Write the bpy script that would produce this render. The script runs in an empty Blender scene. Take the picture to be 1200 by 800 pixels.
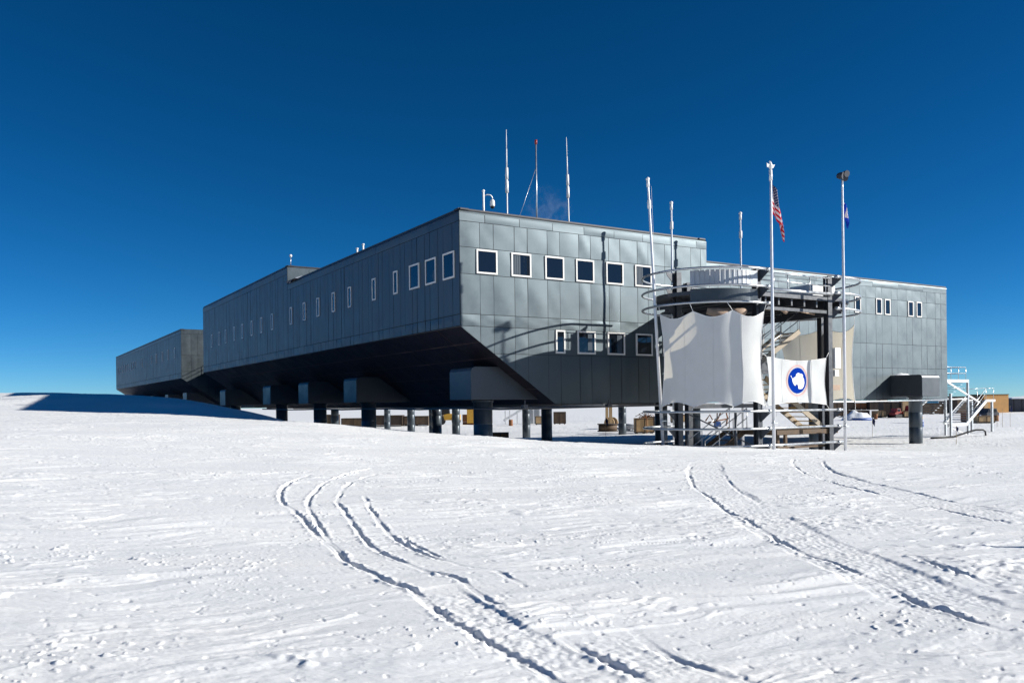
import bpy, math, random
import numpy as np
random.seed(7)
scn = bpy.context.scene
COL = scn.collection
R = math.radians
# ------------------------------------------------------------------ materials
def mat(name, col, rough=.5, metal=0., spec=.5, var=0., vscale=2., bump=0., bscale=30., trans=0., coat=0.):
    m = bpy.data.materials.new(name); m.use_nodes = True
    nt = m.node_tree; b = nt.nodes['Principled BSDF']
    b.inputs['Base Color'].default_value = (*col, 1)
    b.inputs['Roughness'].default_value = rough
    b.inputs['Metallic'].default_value = metal
    b.inputs['Specular IOR Level'].default_value = spec
    if coat: b.inputs['Coat Weight'].default_value = coat
    tc = nt.nodes.new('ShaderNodeTexCoord')
    if var:
        n = nt.nodes.new('ShaderNodeTexNoise'); n.inputs['Scale'].default_value = vscale
        n.inputs['Detail'].default_value = 6; n.inputs['Roughness'].default_value = .62
        nt.links.new(tc.outputs['Object'], n.inputs['Vector'])
        mp = nt.nodes.new('ShaderNodeMapRange'); mp.inputs['From Min'].default_value = .3; mp.inputs['From Max'].default_value = .7
        mp.inputs['To Min'].default_value = 1-var; mp.inputs['To Max'].default_value = 1+var
        nt.links.new(n.outputs['Fac'], mp.inputs['Value'])
        mx = nt.nodes.new('ShaderNodeVectorMath'); mx.operation = 'SCALE'
        mx.inputs[0].default_value = col
        nt.links.new(mp.outputs['Result'], mx.inputs['Scale'])
        nt.links.new(mx.outputs['Vector'], b.inputs['Base Color'])
        r2 = nt.nodes.new('ShaderNodeMapRange'); r2.inputs['From Min'].default_value = .3; r2.inputs['From Max'].default_value = .7
        r2.inputs['To Min'].default_value = max(.02, rough-.1*min(1, var*6)); r2.inputs['To Max'].default_value = min(1, rough+.1*min(1, var*6))
        nt.links.new(n.outputs['Fac'], r2.inputs['Value']); nt.links.new(r2.outputs['Result'], b.inputs['Roughness'])
    if bump:
        n2 = nt.nodes.new('ShaderNodeTexNoise'); n2.inputs['Scale'].default_value = bscale; n2.inputs['Detail'].default_value = 5
        nt.links.new(tc.outputs['Object'], n2.inputs['Vector'])
        bp = nt.nodes.new('ShaderNodeBump'); bp.inputs['Strength'].default_value = bump; bp.inputs['Distance'].default_value = .02
        nt.links.new(n2.outputs['Fac'], bp.inputs['Height']); nt.links.new(bp.outputs['Normal'], b.inputs['Normal'])
    if trans:
        out = nt.nodes['Material Output']; tr = nt.nodes.new('ShaderNodeBsdfTranslucent')
        tr.inputs['Color'].default_value = (col[0]*.92, col[1]*.82, col[2]*.64, 1)
        ms = nt.nodes.new('ShaderNodeMixShader'); ms.inputs['Fac'].default_value = trans
        nt.links.new(b.outputs[0], ms.inputs[1]); nt.links.new(tr.outputs[0], ms.inputs[2]); nt.links.new(ms.outputs[0], out.inputs['Surface'])
    return m
M = {}
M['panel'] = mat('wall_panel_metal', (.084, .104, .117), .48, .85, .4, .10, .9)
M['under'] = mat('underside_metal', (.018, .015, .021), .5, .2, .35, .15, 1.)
M['seam'] = mat('seam_dark', (.012, .014, .018), .7)
M['seam_u'] = mat('seam_underside', (.16, .11, .12), .7)
M['cap'] = mat('roof_edge_metal', (.035, .035, .04), .5, .4)
M['roof'] = mat('roof_membrane', (.12, .12, .12), .8, var=.2)
M['leg'] = mat('column_steel', (.055, .07, .085), .38, .35, .5, .12, 1.5)
M['beam'] = mat('beam_cladding', (.06, .07, .082), .42, .4, .5, .12, 1.)
M['frame'] = mat('window_frame_paint', (.68, .66, .63), .5, var=.05, vscale=6)
M['glass'] = mat('dark_glass', (.006, .009, .014), .04, 0, .55)
M['galv'] = mat('galvanised_steel', (.48, .50, .52), .32, .75, .5, .12, 4)
M['white'] = mat('white_paint', (.78, .78, .77), .4, var=.05, vscale=8)
M['pole'] = mat('pole_paint', (.66, .67, .70), .3, .25, var=.06, vscale=6)
M['steel'] = mat('dark_grey_steel', (.055, .06, .07), .42, .4, var=.15, vscale=5)
M['clad'] = mat('pale_cladding', (.40, .42, .45), .45, .5, .5, .08, 2)
M['sail'] = mat('white_sail_cloth', (.76, .775, .78), .9, spec=.1, trans=.30, var=.04, vscale=1.5, bump=.25, bscale=14)
M['blue'] = mat('emblem_blue', (.004, .035, .30), .9, spec=0)
M['pink'] = mat('emblem_pink', (.78, .40, .38), .9, spec=0)
M['wht'] = mat('emblem_white', (.82, .83, .84), .6)
M['red'] = mat('flag_red', (.60, .006, .02), .7, spec=.1)
M['flagw'] = mat('flag_white', (.72, .62, .63), .7, spec=.1)
M['flagb'] = mat('flag_navy', (.012, .02, .09), .6, trans=.2)
M['flagblue'] = mat('flag_royal_blue', (.012, .06, .50), .7, spec=.1)
M['yellow'] = mat('yellow_tread', (.55, .30, .015), .6, var=.2, vscale=5)
M['brown'] = mat('weathered_brown_wood', (.10, .065, .04), .8, var=.4, vscale=3)
M['dbrown'] = mat('dark_brown_wood', (.045, .03, .022), .8, var=.4, vscale=3)
M['tan'] = mat('tan_plywood', (.50, .33, .17), .75, var=.2, vscale=1.5)
M['orange'] = mat('orange_ply', (.56, .29, .09), .7, var=.12, vscale=.8)
M['machine'] = mat('machine_yellow', (.62, .34, .04), .45, var=.15, vscale=2)
M['redm'] = mat('machine_red', (.30, .03, .02), .5, var=.2, vscale=2)
M['teal'] = mat('teal_tarp', (.02, .16, .28), .5, var=.15, vscale=2)
M['bluep'] = mat('blue_paint', (.03, .09, .30), .5, var=.15, vscale=2)
M['black'] = mat('black_rubber', (.012, .012, .013), .6)
M['dkwall'] = mat('dark_blue_siding', (.045, .05, .065), .6, .2, var=.15, vscale=.6)
M['tarp'] = mat('tan_canvas', (.38, .27, .20), .8, var=.2, vscale=3)
M['bamboo'] = mat('bamboo', (.32, .24, .13), .7)
M['rust'] = mat('rusty_steel', (.22, .09, .035), .75, .2, var=.4, vscale=4)
M['snowcap'] = mat('snow_on_roof', (.85, .87, .9), .7, bump=.4, bscale=8)
M['curtain'] = mat('blue_grey_curtain', (.035, .055, .08), .7)
M['tanmetal'] = mat('dusty_stair_steel', (.27, .225, .17), .6, .2, var=.2, vscale=4)
M['pipe'] = mat('insulated_pipe', (.10, .10, .105), .5, .3)

# ------------------------------------------------------------------ mesh helpers
class MB:
    def __init__(s): s.v = []; s.f = []; s.m = []; s.sm = []
    def add(s, vs, fs, mi=0, smooth=False):
        o = len(s.v); s.v += [tuple(map(float, p)) for p in vs]
        for f in fs: s.f.append([i+o for i in f]); s.m.append(mi); s.sm.append(smooth)
    def box(s, x0, x1, y0, y1, z0, z1, mi=0):
        s.add([(x0,y0,z0),(x1,y0,z0),(x1,y1,z0),(x0,y1,z0),(x0,y0,z1),(x1,y0,z1),(x1,y1,z1),(x0,y1,z1)],
              [(0,3,2,1),(4,5,6,7),(0,1,5,4),(1,2,6,5),(2,3,7,6),(3,0,4,7)], mi)
    def beam(s, a, b, w, h, mi=0, up=(0,0,1)):
        a = np.array(a, float); b = np.array(b, float); d = b-a; d /= np.linalg.norm(d)
        up = np.array(up, float)
        if abs(d@up) > .98: up = np.array((0,1,0.))
        x = np.cross(d, up); x /= np.linalg.norm(x); z = np.cross(x, d)
        q = [-x*w/2-z*h/2, x*w/2-z*h/2, x*w/2+z*h/2, -x*w/2+z*h/2]
        s.add([a+k for k in q]+[b+k for k in q], [(0,1,2,3),(7,6,5,4),(0,4,5,1),(1,5,6,2),(2,6,7,3),(3,7,4,0)], mi)
    def tube(s, pts, r, n=10, mi=0, closed=False, cap=True):
        P = [np.array(p, float) for p in pts]; L = len(P)
        rr = r if hasattr(r, '__len__') else [r]*L
        vs = []; prev = None
        for i in range(L):
            if closed: d = P[(i+1) % L]-P[i-1]
            else: d = P[min(i+1, L-1)]-P[max(i-1, 0)]
            d = d/(np.linalg.norm(d)+1e-12)
            if prev is None:
                up = np.array((0,0,1.)) if abs(d[2]) < .9 else np.array((1.,0,0))
                x = np.cross(d, up)
            else: x = prev-d*(prev@d)
            x /= np.linalg.norm(x); prev = x; y = np.cross(d, x)
            for k in range(n):
                t = 2*math.pi*k/n; vs.append(P[i]+rr[i]*(math.cos(t)*x+math.sin(t)*y))
        fs = []
        for i in range(L if closed else L-1):
            j = (i+1) % L
            for k in range(n):
                k2 = (k+1) % n; fs.append((i*n+k, i*n+k2, j*n+k2, j*n+k))
        s.add(vs, fs, mi, True)
        if cap and not closed:
            o = len(s.v)-len(vs)
            s.f.append([o+k for k in range(n)][::-1]); s.m.append(mi); s.sm.append(False)
            s.f.append([o+(L-1)*n+k for k in range(n)]); s.m.append(mi); s.sm.append(False)
    def prism(s, poly, z0, z1, mi=0):
        n = len(poly)
        s.add([(p[0], p[1], z0) for p in poly]+[(p[0], p[1], z1) for p in poly],
              [tuple(range(n))[::-1], tuple(range(n, 2*n))]+[(i, (i+1) % n, n+(i+1) % n, n+i) for i in range(n)], mi)
    def prismY(s, poly, y0, y1, mi=0):     # poly in x-z
        n = len(poly)
        s.add([(p[0], y0, p[1]) for p in poly]+[(p[0], y1, p[1]) for p in poly],
              [tuple(range(n)), tuple(range(n, 2*n))[::-1]]+[(i, n+i, n+(i+1) % n, (i+1) % n) for i in range(n)], mi)
    def sphere(s, c, r, n=10, mi=0, sz=1.):
        pts = [(c[0], c[1], c[2]-r*sz*math.cos(math.pi*i/n)) for i in range(n+1)]
        rr = [max(1e-4, r*math.sin(math.pi*i/n)) for i in range(n+1)]
        s.tube(pts, rr, n, mi)
    def build(s, name, mats, parent=None, loc=(0,0,0), rz=0, fix=True, bevel=0):
        me = bpy.data.meshes.new(name); me.from_pydata(s.v, [], s.f)
        if not isinstance(mats, (list, tuple)): mats = [mats]
        for m in mats: me.materials.append(m)
        me.polygons.foreach_set('material_index', s.m); me.polygons.foreach_set('use_smooth', s.sm)
        if fix:
            import bmesh
            bm = bmesh.new(); bm.from_mesh(me); bmesh.ops.recalc_face_normals(bm, faces=bm.faces); bm.to_mesh(me); bm.free()
        o = bpy.data.objects.new(name, me); COL.objects.link(o); o.location = loc; o.rotation_euler = (0,0,rz)
        if parent: o.parent = parent
        if bevel:
            b = o.modifiers.new('bevel', 'BEVEL'); b.width = bevel; b.segments = 2; b.limit_method = 'ANGLE'
        return o
def tag(o, label=None, cat=None, group=None, kind=None):
    if label: o['label'] = label
    if cat: o['category'] = cat
    if group: o['group'] = group
    if kind: o['kind'] = kind
    return o
def thing(name, label, cat, loc=(0,0,0), rz=0, group=None):
    o = bpy.data.objects.new(name, None); COL.objects.link(o); o.location = loc; o.rotation_euler = (0,0,rz)
    o.empty_display_size = .3
    return tag(o, label, cat, group)
def copy_thing(o, loc, rz=None, label=None):
    c = o.copy(); COL.objects.link(c); c.location = loc
    if rz is not None: c.rotation_euler = (0,0,rz)
    if label: c['label'] = label
    for ch in list(o.children):
        d = ch.copy(); COL.objects.link(d); d.parent = c
        for g in list(ch.children):
            e = g.copy(); COL.objects.link(e); e.parent = d
    return c
# station frame: origin = near corner of the long wing, x along the sunlit front, y along the shaded side
C0 = np.array([-2.3, 38.3]); TH = math.atan2(.5254, .8509)
Uv = np.array([math.cos(TH), math.sin(TH)]); Vv = np.array([-math.sin(TH), math.cos(TH)])
def W(u, v, z=0.):
    p = C0+u*Uv+v*Vv; return (p[0], p[1], z)
def toUV(x, y):
    d = np.array([x, y])-C0; return d@Uv, d@Vv

# ------------------------------------------------------------------ terrain
CP = [(-8,2,-1.72),(0,2,-1.8),(8,2,-1.82),(-25,2,-1.3),(25,2,-1.9),(0,-15,-1.7),(-30,-15,-1.4),(30,-15,-1.9),
 (-8,10,-1.6),(0,10,-1.8),(8,10,-1.9),(-12,18,-1.25),(0,18,-1.74),(10,18,-1.95),(20,14,-2.0),(30,25,-2.2),
 (-20,24,-.75),(-14,27,-.80),(-9,27,-1.12),(-2,27,-1.5),(5,27,-1.8),(12,27,-2.0),(18,27,-2.1),
 (-30,39,.10),(-23,39.5,-.03),(-18.8,39.5,-.17),(-13.8,39.4,-.40),(-9.1,39.2,-.76),(-6,39,-1.12),(-1.8,39,-1.47),(1.6,38.2,-1.72),(6.9,37.3,-1.92),(10.5,36,-2.02),(15,38.4,-2.28),(20,39,-2.45),(26,41,-2.6),(36,50,-2.9),
 (-13.8,45,-.27),(-19.2,50,.50),(-26,55,.95),(-33,55,.80),(-42,60,.60),(-30,72,.45),(-24,62,.35),(-45,90,.2),(-36,85,.2),(-55,110,.2),(-75,140,-.4),(-60,60,.3),
 (-9,45,-1.6),(-5.5,44,-2.0),(0,45,-2.5),(-12,56,-2.4),(-17,66,-2.6),(-24,78,-2.7),(-30,90,-2.8),(-38,105,-2.9),(-60,145,-3.0),
 (5,46,-2.8),(12,47,-2.95),(18,50,-3.1),(24,56,-3.2),(30,61,-3.25),(40,68,-3.2),(0,58,-3.2),(10,66,-3.2),(25,70,-3.2),(-5,75,-3.2),(45,80,-3.2),(60,60,-3.0),(60,100,-3.2),(0,110,-3.2),(30,120,-3.2),(-20,120,-3.2),(80,60,-3.1),(50,30,-2.5)]
for a in range(0, 360, 20):
    CP.append((300*math.cos(R(a)), 60+300*math.sin(R(a)), -3.2)); CP.append((180*math.cos(R(a+10)), 60+180*math.sin(R(a+10)), -3.2))
CPa = np.array(CP, float)
def _k(r2): return .5*r2*np.log(r2+1e-9)
_n = len(CPa); _A = np.zeros((_n+3, _n+3))
_d2 = ((CPa[:,None,:2]-CPa[None,:,:2])**2).sum(-1)/2500.
_A[:_n,:_n] = _k(_d2)+np.eye(_n)*1e-4; _A[:_n,_n] = 1; _A[:_n,_n+1:] = CPa[:,:2]/50; _A[_n,:_n] = 1; _A[_n+1:,:_n] = (CPa[:,:2]/50).T
_w = np.linalg.solve(_A, np.concatenate([CPa[:,2], [0,0,0]]))
def ss(a, b, x):
    t = np.clip((x-a)/(b-a), 0, 1); return t*t*(3-2*t)
def base(x, y):
    x = np.atleast_1d(np.asarray(x, float)); y = np.atleast_1d(np.asarray(y, float))
    z = _w[_n]+_w[_n+1]*x/50+_w[_n+2]*y/50
    for i in range(_n): z = z+_w[i]*_k(((x-CPa[i,0])**2+(y-CPa[i,1])**2)/2500.)
    rr = np.hypot(x, y-40); t = ss(150, 230, rr)
    z = z*(1-t)-3.2*t
    for bx, by, bh, bs in [(43.5,75,.32,2.6),(40,71,.22,2.0),(10,38.5,.05,2),(-18,118,.5,9),(28,150,.7,12),(60,160,.6,14),(25,108,.4,6),(48,88,.3,4)]:
        z = z+bh*np.exp(-(((x-bx)/1.6)**2+(y-by)**2)/bs**2)
    return z
def gz(x, y): return float(base(x, y)[0])
def gnoise(x, y, seed):
    xi = np.floor(x).astype(np.int64); yi = np.floor(y).astype(np.int64); xf = x-xi; yf = y-yi
    def g(ix, iy, dx, dy):
        h = (ix*374761393+iy*668265263+seed*974634777) & 0xffffffff
        h = ((h ^ (h >> 13))*1274126177) & 0xffffffff; h = (h ^ (h >> 16)) & 0xffff
        a = h*(2*math.pi/65536.); return np.cos(a)*dx+np.sin(a)*dy
    u = xf**3*(xf*(xf*6-15)+10); v = yf**3*(yf*(yf*6-15)+10)
    n0 = g(xi, yi, xf, yf)*(1-u)+g(xi+1, yi, xf-1, yf)*u
    n1 = g(xi, yi+1, xf, yf-1)*(1-u)+g(xi+1, yi+1, xf-1, yf-1)*u
    return (n0*(1-v)+n1*v)*1.5
#TRACKS_BEGIN
TRACKS = [
('rut', 0.085, 0.075, [(-4.68, 19.59), (-4.67, 18.82), (-4.67, 18.06), (-4.64, 17.38), (-4.58, 16.85), (-4.5, 16.4), (-4.4, 15.96), (-4.29, 15.51), (-4.15, 15.06), (-4.0, 14.62), (-3.81, 14.17), (-3.59, 13.73), (-3.39, 13.31), (-3.23, 12.94), (-3.1, 12.59), (-2.97, 12.26), (-2.85, 11.97), (-2.74, 11.7), (-2.61, 11.36), (-2.42, 10.89), (-2.21, 10.35), (-2.02, 9.88), (-1.86, 9.55), (-1.72, 9.29), (-1.58, 9.05), (-1.45, 8.82), (-1.33, 8.6), (-1.22, 8.43), (-1.12, 8.32), (-1.04, 8.24), (-0.97, 8.15), (-0.92, 8.02), (-0.87, 7.88), (-0.82, 7.72), (-0.75, 7.54), (-0.67, 7.35), (-0.6, 7.18), (-0.53, 7.03), (-0.46, 6.9), (-0.4, 6.78), (-0.34, 6.68), (-0.29, 6.59), (-0.22, 6.48), (-0.14, 6.35), (-0.05, 6.19), (0.04, 6.04), (0.12, 5.88), (0.19, 5.71), (0.26, 5.56), (0.31, 5.44), (0.36, 5.33), (0.4, 5.23)]),
('rut', 0.08, 0.07, [(-3.47, 21.98), (-3.58, 21.57), (-3.69, 21.16), (-3.79, 20.71), (-3.87, 20.18), (-3.93, 19.61), (-3.97, 19.02), (-3.98, 18.4), (-3.96, 17.77), (-3.92, 17.15), (-3.87, 16.56), (-3.8, 15.98), (-3.72, 15.44), (-3.63, 14.96), (-3.53, 14.51), (-3.4, 14.04), (-3.25, 13.54), (-3.07, 13.02), (-2.89, 12.48), (-2.7, 11.9), (-2.49, 11.29), (-2.3, 10.73), (-2.11, 10.22), (-1.93, 9.76), (-1.78, 9.39), (-1.68, 9.17), (-1.62, 9.06), (-1.56, 8.94)]),
('rut', 0.08, 0.075, [(-3.13, 20.48), (-3.25, 19.91), (-3.36, 19.34), (-3.44, 18.79), (-3.47, 18.28), (-3.46, 17.79), (-3.43, 17.25), (-3.37, 16.59), (-3.28, 15.88), (-3.18, 15.22), (-3.06, 14.68), (-2.91, 14.21), (-2.76, 13.72), (-2.59, 13.19), (-2.4, 12.65), (-2.23, 12.13), (-2.09, 11.64), (-1.96, 11.18), (-1.82, 10.76), (-1.67, 10.39), (-1.51, 10.07), (-1.36, 9.78), (-1.21, 9.51), (-1.07, 9.27), (-0.94, 9.07), (-0.82, 8.93), (-0.7, 8.84), (-0.59, 8.69), (-0.49, 8.45), (-0.39, 8.17), (-0.3, 7.89), (-0.21, 7.64), (-0.11, 7.39), (-0.02, 7.14)]),
('rut', 0.08, 0.07, [(-2.82, 16.05), (-2.73, 15.62), (-2.65, 15.19), (-2.54, 14.72), (-2.4, 14.17), (-2.25, 13.57), (-2.09, 12.99), (-1.93, 12.43), (-1.76, 11.9), (-1.61, 11.43), (-1.47, 11.06), (-1.34, 10.76), (-1.22, 10.49), (-1.1, 10.23), (-0.98, 10.0), (-0.86, 9.8), (-0.75, 9.63), (-0.65, 9.48), (-0.54, 9.36), (-0.43, 9.28), (-0.32, 9.22), (-0.21, 9.09), (-0.09, 8.85), (0.02, 8.54), (0.14, 8.23)]),
('rut', 0.07, 0.05, [(-1.67, 12.07), (-1.54, 11.65), (-1.4, 11.23), (-1.29, 10.89), (-1.21, 10.69), (-1.15, 10.57), (-1.07, 10.4), (-0.94, 10.11), (-0.79, 9.77), (-0.64, 9.43)]),
('rut', 0.07, 0.05, [(0.3, 7.87), (0.36, 7.71), (0.41, 7.55), (0.47, 7.41), (0.52, 7.29), (0.57, 7.19), (0.62, 7.09)]),
('rut', 0.1, 0.1, [(0.22, 6.78), (0.29, 6.66), (0.36, 6.54), (0.43, 6.41), (0.51, 6.27), (0.59, 6.13), (0.67, 5.98), (0.75, 5.82), (0.83, 5.66), (0.9, 5.51), (0.95, 5.38), (0.98, 5.27), (1.02, 5.15)]),
('rut', 0.1, 0.09, [(0.85, 7.04), (0.89, 6.9), (0.94, 6.75), (0.98, 6.61), (1.02, 6.47), (1.06, 6.33), (1.11, 6.19), (1.17, 6.07), (1.23, 5.95), (1.3, 5.83), (1.39, 5.7), (1.5, 5.57), (1.58, 5.46), (1.63, 5.37), (1.66, 5.3), (1.69, 5.22)]),
('rut', 0.08, 0.07, [(1.35, 5.9), (1.4, 5.83), (1.45, 5.75), (1.5, 5.68), (1.55, 5.61), (1.59, 5.53), (1.64, 5.46), (1.68, 5.38), (1.73, 5.3), (1.77, 5.22)]),
('rut', 0.09, 0.075, [(5.3, 24.95), (5.09, 24.12), (4.89, 23.28), (4.7, 22.47), (4.54, 21.68), (4.39, 20.92), (4.25, 20.16), (4.12, 19.39), (4.0, 18.64), (3.9, 17.92), (3.85, 17.26), (3.82, 16.64), (3.79, 16.04), (3.74, 15.43), (3.68, 14.85), (3.64, 14.37), (3.65, 14.08), (3.68, 13.9), (3.69, 13.65), (3.67, 13.23), (3.62, 12.74), (3.59, 12.26), (3.57, 11.81), (3.56, 11.38), (3.55, 10.99), (3.56, 10.67), (3.57, 10.4), (3.59, 10.17), (3.62, 9.98), (3.65, 9.82), (3.67, 9.65), (3.67, 9.43), (3.66, 9.19), (3.66, 9.0), (3.68, 8.9), (3.7, 8.85), (3.72, 8.75), (3.72, 8.57), (3.72, 8.35), (3.71, 8.14), (3.7, 7.96), (3.69, 7.8), (3.69, 7.67), (3.72, 7.59), (3.77, 7.55), (3.8, 7.48), (3.81, 7.36), (3.81, 7.22), (3.82, 7.09), (3.84, 6.98), (3.87, 6.88), (3.9, 6.78), (3.93, 6.68), (3.95, 6.59), (3.98, 6.49)]),
('rut', 0.08, 0.035, [(6.03, 24.3), (5.79, 23.22), (5.54, 22.15), (5.33, 21.15), (5.16, 20.26), (5.01, 19.44), (4.89, 18.7), (4.79, 18.06), (4.71, 17.49), (4.65, 16.93), (4.6, 16.35), (4.57, 15.76), (4.54, 15.18)]),
('rut', 0.09, 0.06, [(9.45, 28.46), (9.13, 27.49), (8.81, 26.51), (8.52, 25.57), (8.26, 24.65), (8.02, 23.76), (7.83, 22.94), (7.68, 22.22), (7.57, 21.57), (7.5, 20.95), (7.47, 20.37), (7.48, 19.82), (7.49, 19.27), (7.48, 18.68), (7.48, 18.08), (7.47, 17.51), (7.46, 16.98), (7.44, 16.48), (7.44, 16.03), (7.47, 15.66), (7.51, 15.35), (7.54, 15.02), (7.54, 14.68), (7.52, 14.32), (7.51, 13.92), (7.51, 13.43), (7.51, 12.89), (7.51, 12.35)]),
('rut', 0.09, 0.055, [(10.45, 28.4), (10.06, 27.31), (9.68, 26.21), (9.34, 25.2), (9.07, 24.31), (8.84, 23.5), (8.66, 22.72), (8.53, 21.96), (8.44, 21.24), (8.38, 20.57), (8.35, 19.99), (8.36, 19.46), (8.36, 18.93), (8.35, 18.35), (8.33, 17.75), (8.32, 17.22), (8.32, 16.81), (8.33, 16.47), (8.36, 16.04), (8.42, 15.45), (8.51, 14.79), (8.59, 14.12)]),
('rut', 0.09, 0.08, [(4.72, 10.28), (4.72, 10.03), (4.71, 9.77), (4.71, 9.54), (4.71, 9.34), (4.71, 9.16), (4.71, 8.99), (4.71, 8.83), (4.71, 8.67), (4.71, 8.5), (4.72, 8.3), (4.74, 8.07), (4.76, 7.85)]),
('bed', 0.28, 0.012, [(-0.9, 8.44), (-0.77, 8.11), (-0.64, 7.79), (-0.51, 7.48), (-0.39, 7.21), (-0.28, 6.97), (-0.16, 6.72), (-0.02, 6.46), (0.14, 6.19), (0.28, 5.93), (0.39, 5.69), (0.49, 5.46), (0.59, 5.23)]),
('bed', 0.3, 0.012, [(0.46, 6.84), (0.57, 6.64), (0.69, 6.44), (0.8, 6.24), (0.91, 6.02), (1.02, 5.8), (1.11, 5.6), (1.18, 5.45), (1.24, 5.34), (1.3, 5.22)]),
('bed', 0.5, 0.008, [(5.98, 26.06), (5.54, 24.26), (5.1, 22.47), (4.73, 20.64), (4.46, 18.67), (4.25, 16.66), (4.09, 14.93), (3.97, 13.6), (3.9, 12.55), (3.86, 11.67), (3.84, 10.97), (3.85, 10.43), (3.86, 9.95), (3.86, 9.48), (3.87, 9.05), (3.88, 8.67), (3.88, 8.35), (3.89, 8.08), (3.91, 7.8), (3.96, 7.49), (4.02, 7.18), (4.09, 6.87)]),
('bed', 0.5, 0.008, [(9.98, 28.58), (9.48, 27.06), (8.97, 25.55), (8.56, 24.13), (8.29, 22.87), (8.11, 21.71), (7.98, 20.54), (7.89, 19.28), (7.86, 18.02), (7.84, 16.9), (7.83, 16.0), (7.85, 15.24), (7.86, 14.57), (7.87, 13.98), (7.87, 13.47), (7.88, 12.96)]),
]
#TRACKS_END
def detail(x, y):
    wd = np.array([.93, .37]); a = x*wd[0]+y*wd[1]; b = -x*wd[1]+y*wd[0]
    wob = gnoise(x/3.1, y/3.1, 3)
    a2 = a+.5*wob; b2 = b+.35*gnoise(x/1.7, y/1.7, 5)
    dist = np.hypot(x, y); nf = 1-ss(22, 60, dist)
    patch = ss(-.3, .45, gnoise(x/4.3+9, y/3.1, 55))
    z = .06*gnoise(a/7, b/2.6, 11)
    n = gnoise(a2/2.8, b2/.5, 12); z += .024*(1-np.abs(n)*2.2)*ss(-.2, .5, gnoise(a/4, b/2, 21))
    n = gnoise(a2/1.3, b2/.24, 13); z += .012*n*(.35+patch)
    n = gnoise(a2/.5, b2/.12, 14); z += .0055*n*(.4+.8*patch)
    z += nf*.0030*gnoise(a2/.17, b2/.06, 15)*(.4+patch)
    z += nf*.0014*gnoise(a2/.06, b2/.035, 16)
    # small eroded steps, steep on the side away from the wind
    n = gnoise(a2/1.1+40, b2/.30, 17)+.35*gnoise(a2/.3, b2/.11, 18); z += .019*ss(.16, .40, n)*(1-ss(.38, .85, n))*ss(-.1, .3, gnoise(a/3.3, b/1.9, 22))
    # loose chunks of wind-broken crust
    cl = ss(.12, .5, gnoise(x/2.3, y/1.5, 31))
    n = gnoise(x/.11+wob, y/.08, 32)+.6*gnoise(x/.045, y/.04, 33); z += .032*np.clip(n-.52, 0, .5)*(cl+.12)
    n = gnoise(x/.19+5, y/.10, 39)+.4*gnoise(x/.06, y/.05, 40); z -= .035*np.clip(n-.55, 0, .4)*(1-.6*cl)
    n = gnoise(x/.30, y/.17, 34)+.5*gnoise(x/.09, y/.07, 37); z += .065*np.clip(n-.62, 0, .4)*(.2+cl)
    # broken snow in the lower right
    m = np.exp(-(((x-6.3)/1.5)**2+((y-8.9)/.8)**2))+.9*np.exp(-(((x+1.45)/.28)**2+((y-5.95)/.14)**2))+.6*np.exp(-(((x-4.6)/1.6)**2+((y-13)/1.0)**2))
    n = gnoise(x/.26+.4*wob, y/.16, 35)+.6*gnoise(x/.10, y/.07, 36); z += .065*np.clip(n+.05, 0, 1)*m
    return z*.88
def tracks_disp(x, y):
    z = np.zeros_like(x); flat = np.zeros_like(x)
    jx = x+.030*gnoise(x/.5, y/.5, 61)+.005*gnoise(x/.12, y/.12, 62); jy = y+.030*gnoise(x/.5, y/.5, 63)
    mod = gnoise(x/.9, y/.9, 64); fine = gnoise(x/.1, y/.1, 65)
    for kind, wid, dep, pts in TRACKS:
        pts = np.array(pts, float); dep = dep*.50; wid = wid*(.66 if kind == 'rut' else 1)
        sel = np.where((x > pts[:,0].min()-1.5) & (x < pts[:,0].max()+1.5) & (y > pts[:,1].min()-1.5) & (y < pts[:,1].max()+1.5))[0]
        if not len(sel): continue
        px = jx[sel]; py = jy[sel]; best = np.full(len(sel), 1e9); s_at = np.zeros(len(sel)); acc = 0
        tot = np.hypot(*(pts[1:]-pts[:-1]).T).sum()
        for i in range(len(pts)-1):
            A = pts[i]; D = pts[i+1]-A; L = np.hypot(*D)
            t = np.clip(((px-A[0])*D[0]+(py-A[1])*D[1])/(L*L), 0, 1)
            d = np.hypot(px-A[0]-t*D[0], py-A[1]-t*D[1]); sg = np.sign(D[0]*(py-A[1])-D[1]*(px-A[0]))
            mk = d < np.abs(best); best = np.where(mk, d*sg, best); s_at = np.where(mk, acc+t*L, s_at); acc += L
        ends = ss(0, 1.0, s_at)*ss(0, 1.0, tot-s_at)
        d = np.abs(best)
        if kind == 'rut':
            k = ss(-.40, .15, mod[sel])*.75+.25
            z[sel] -= .55*dep*k*ends*(1-ss(wid*.35, wid*.95, d))
            z[sel] += dep*.30*ends*np.exp(-((d-wid*1.3)/(wid*.6))**2)*np.clip(.6+2.2*fine[sel], 0, 1.8)*ss(-.35, .35, mod[sel])
        else:
            inside = 1-ss(wid*.85, wid*1.05, d)
            z[sel] += ends*inside*(dep*np.sin(s_at*2*math.pi/.15)*ss(-.25, .35, mod[sel])*.55-.012+.010*np.clip(fine[sel], 0, 1)+.006*gnoise(x[sel]/.06, y[sel]/.045, 66))
            flat[sel] = np.maximum(flat[sel], inside*ends*.45)
    return z, flat
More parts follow.
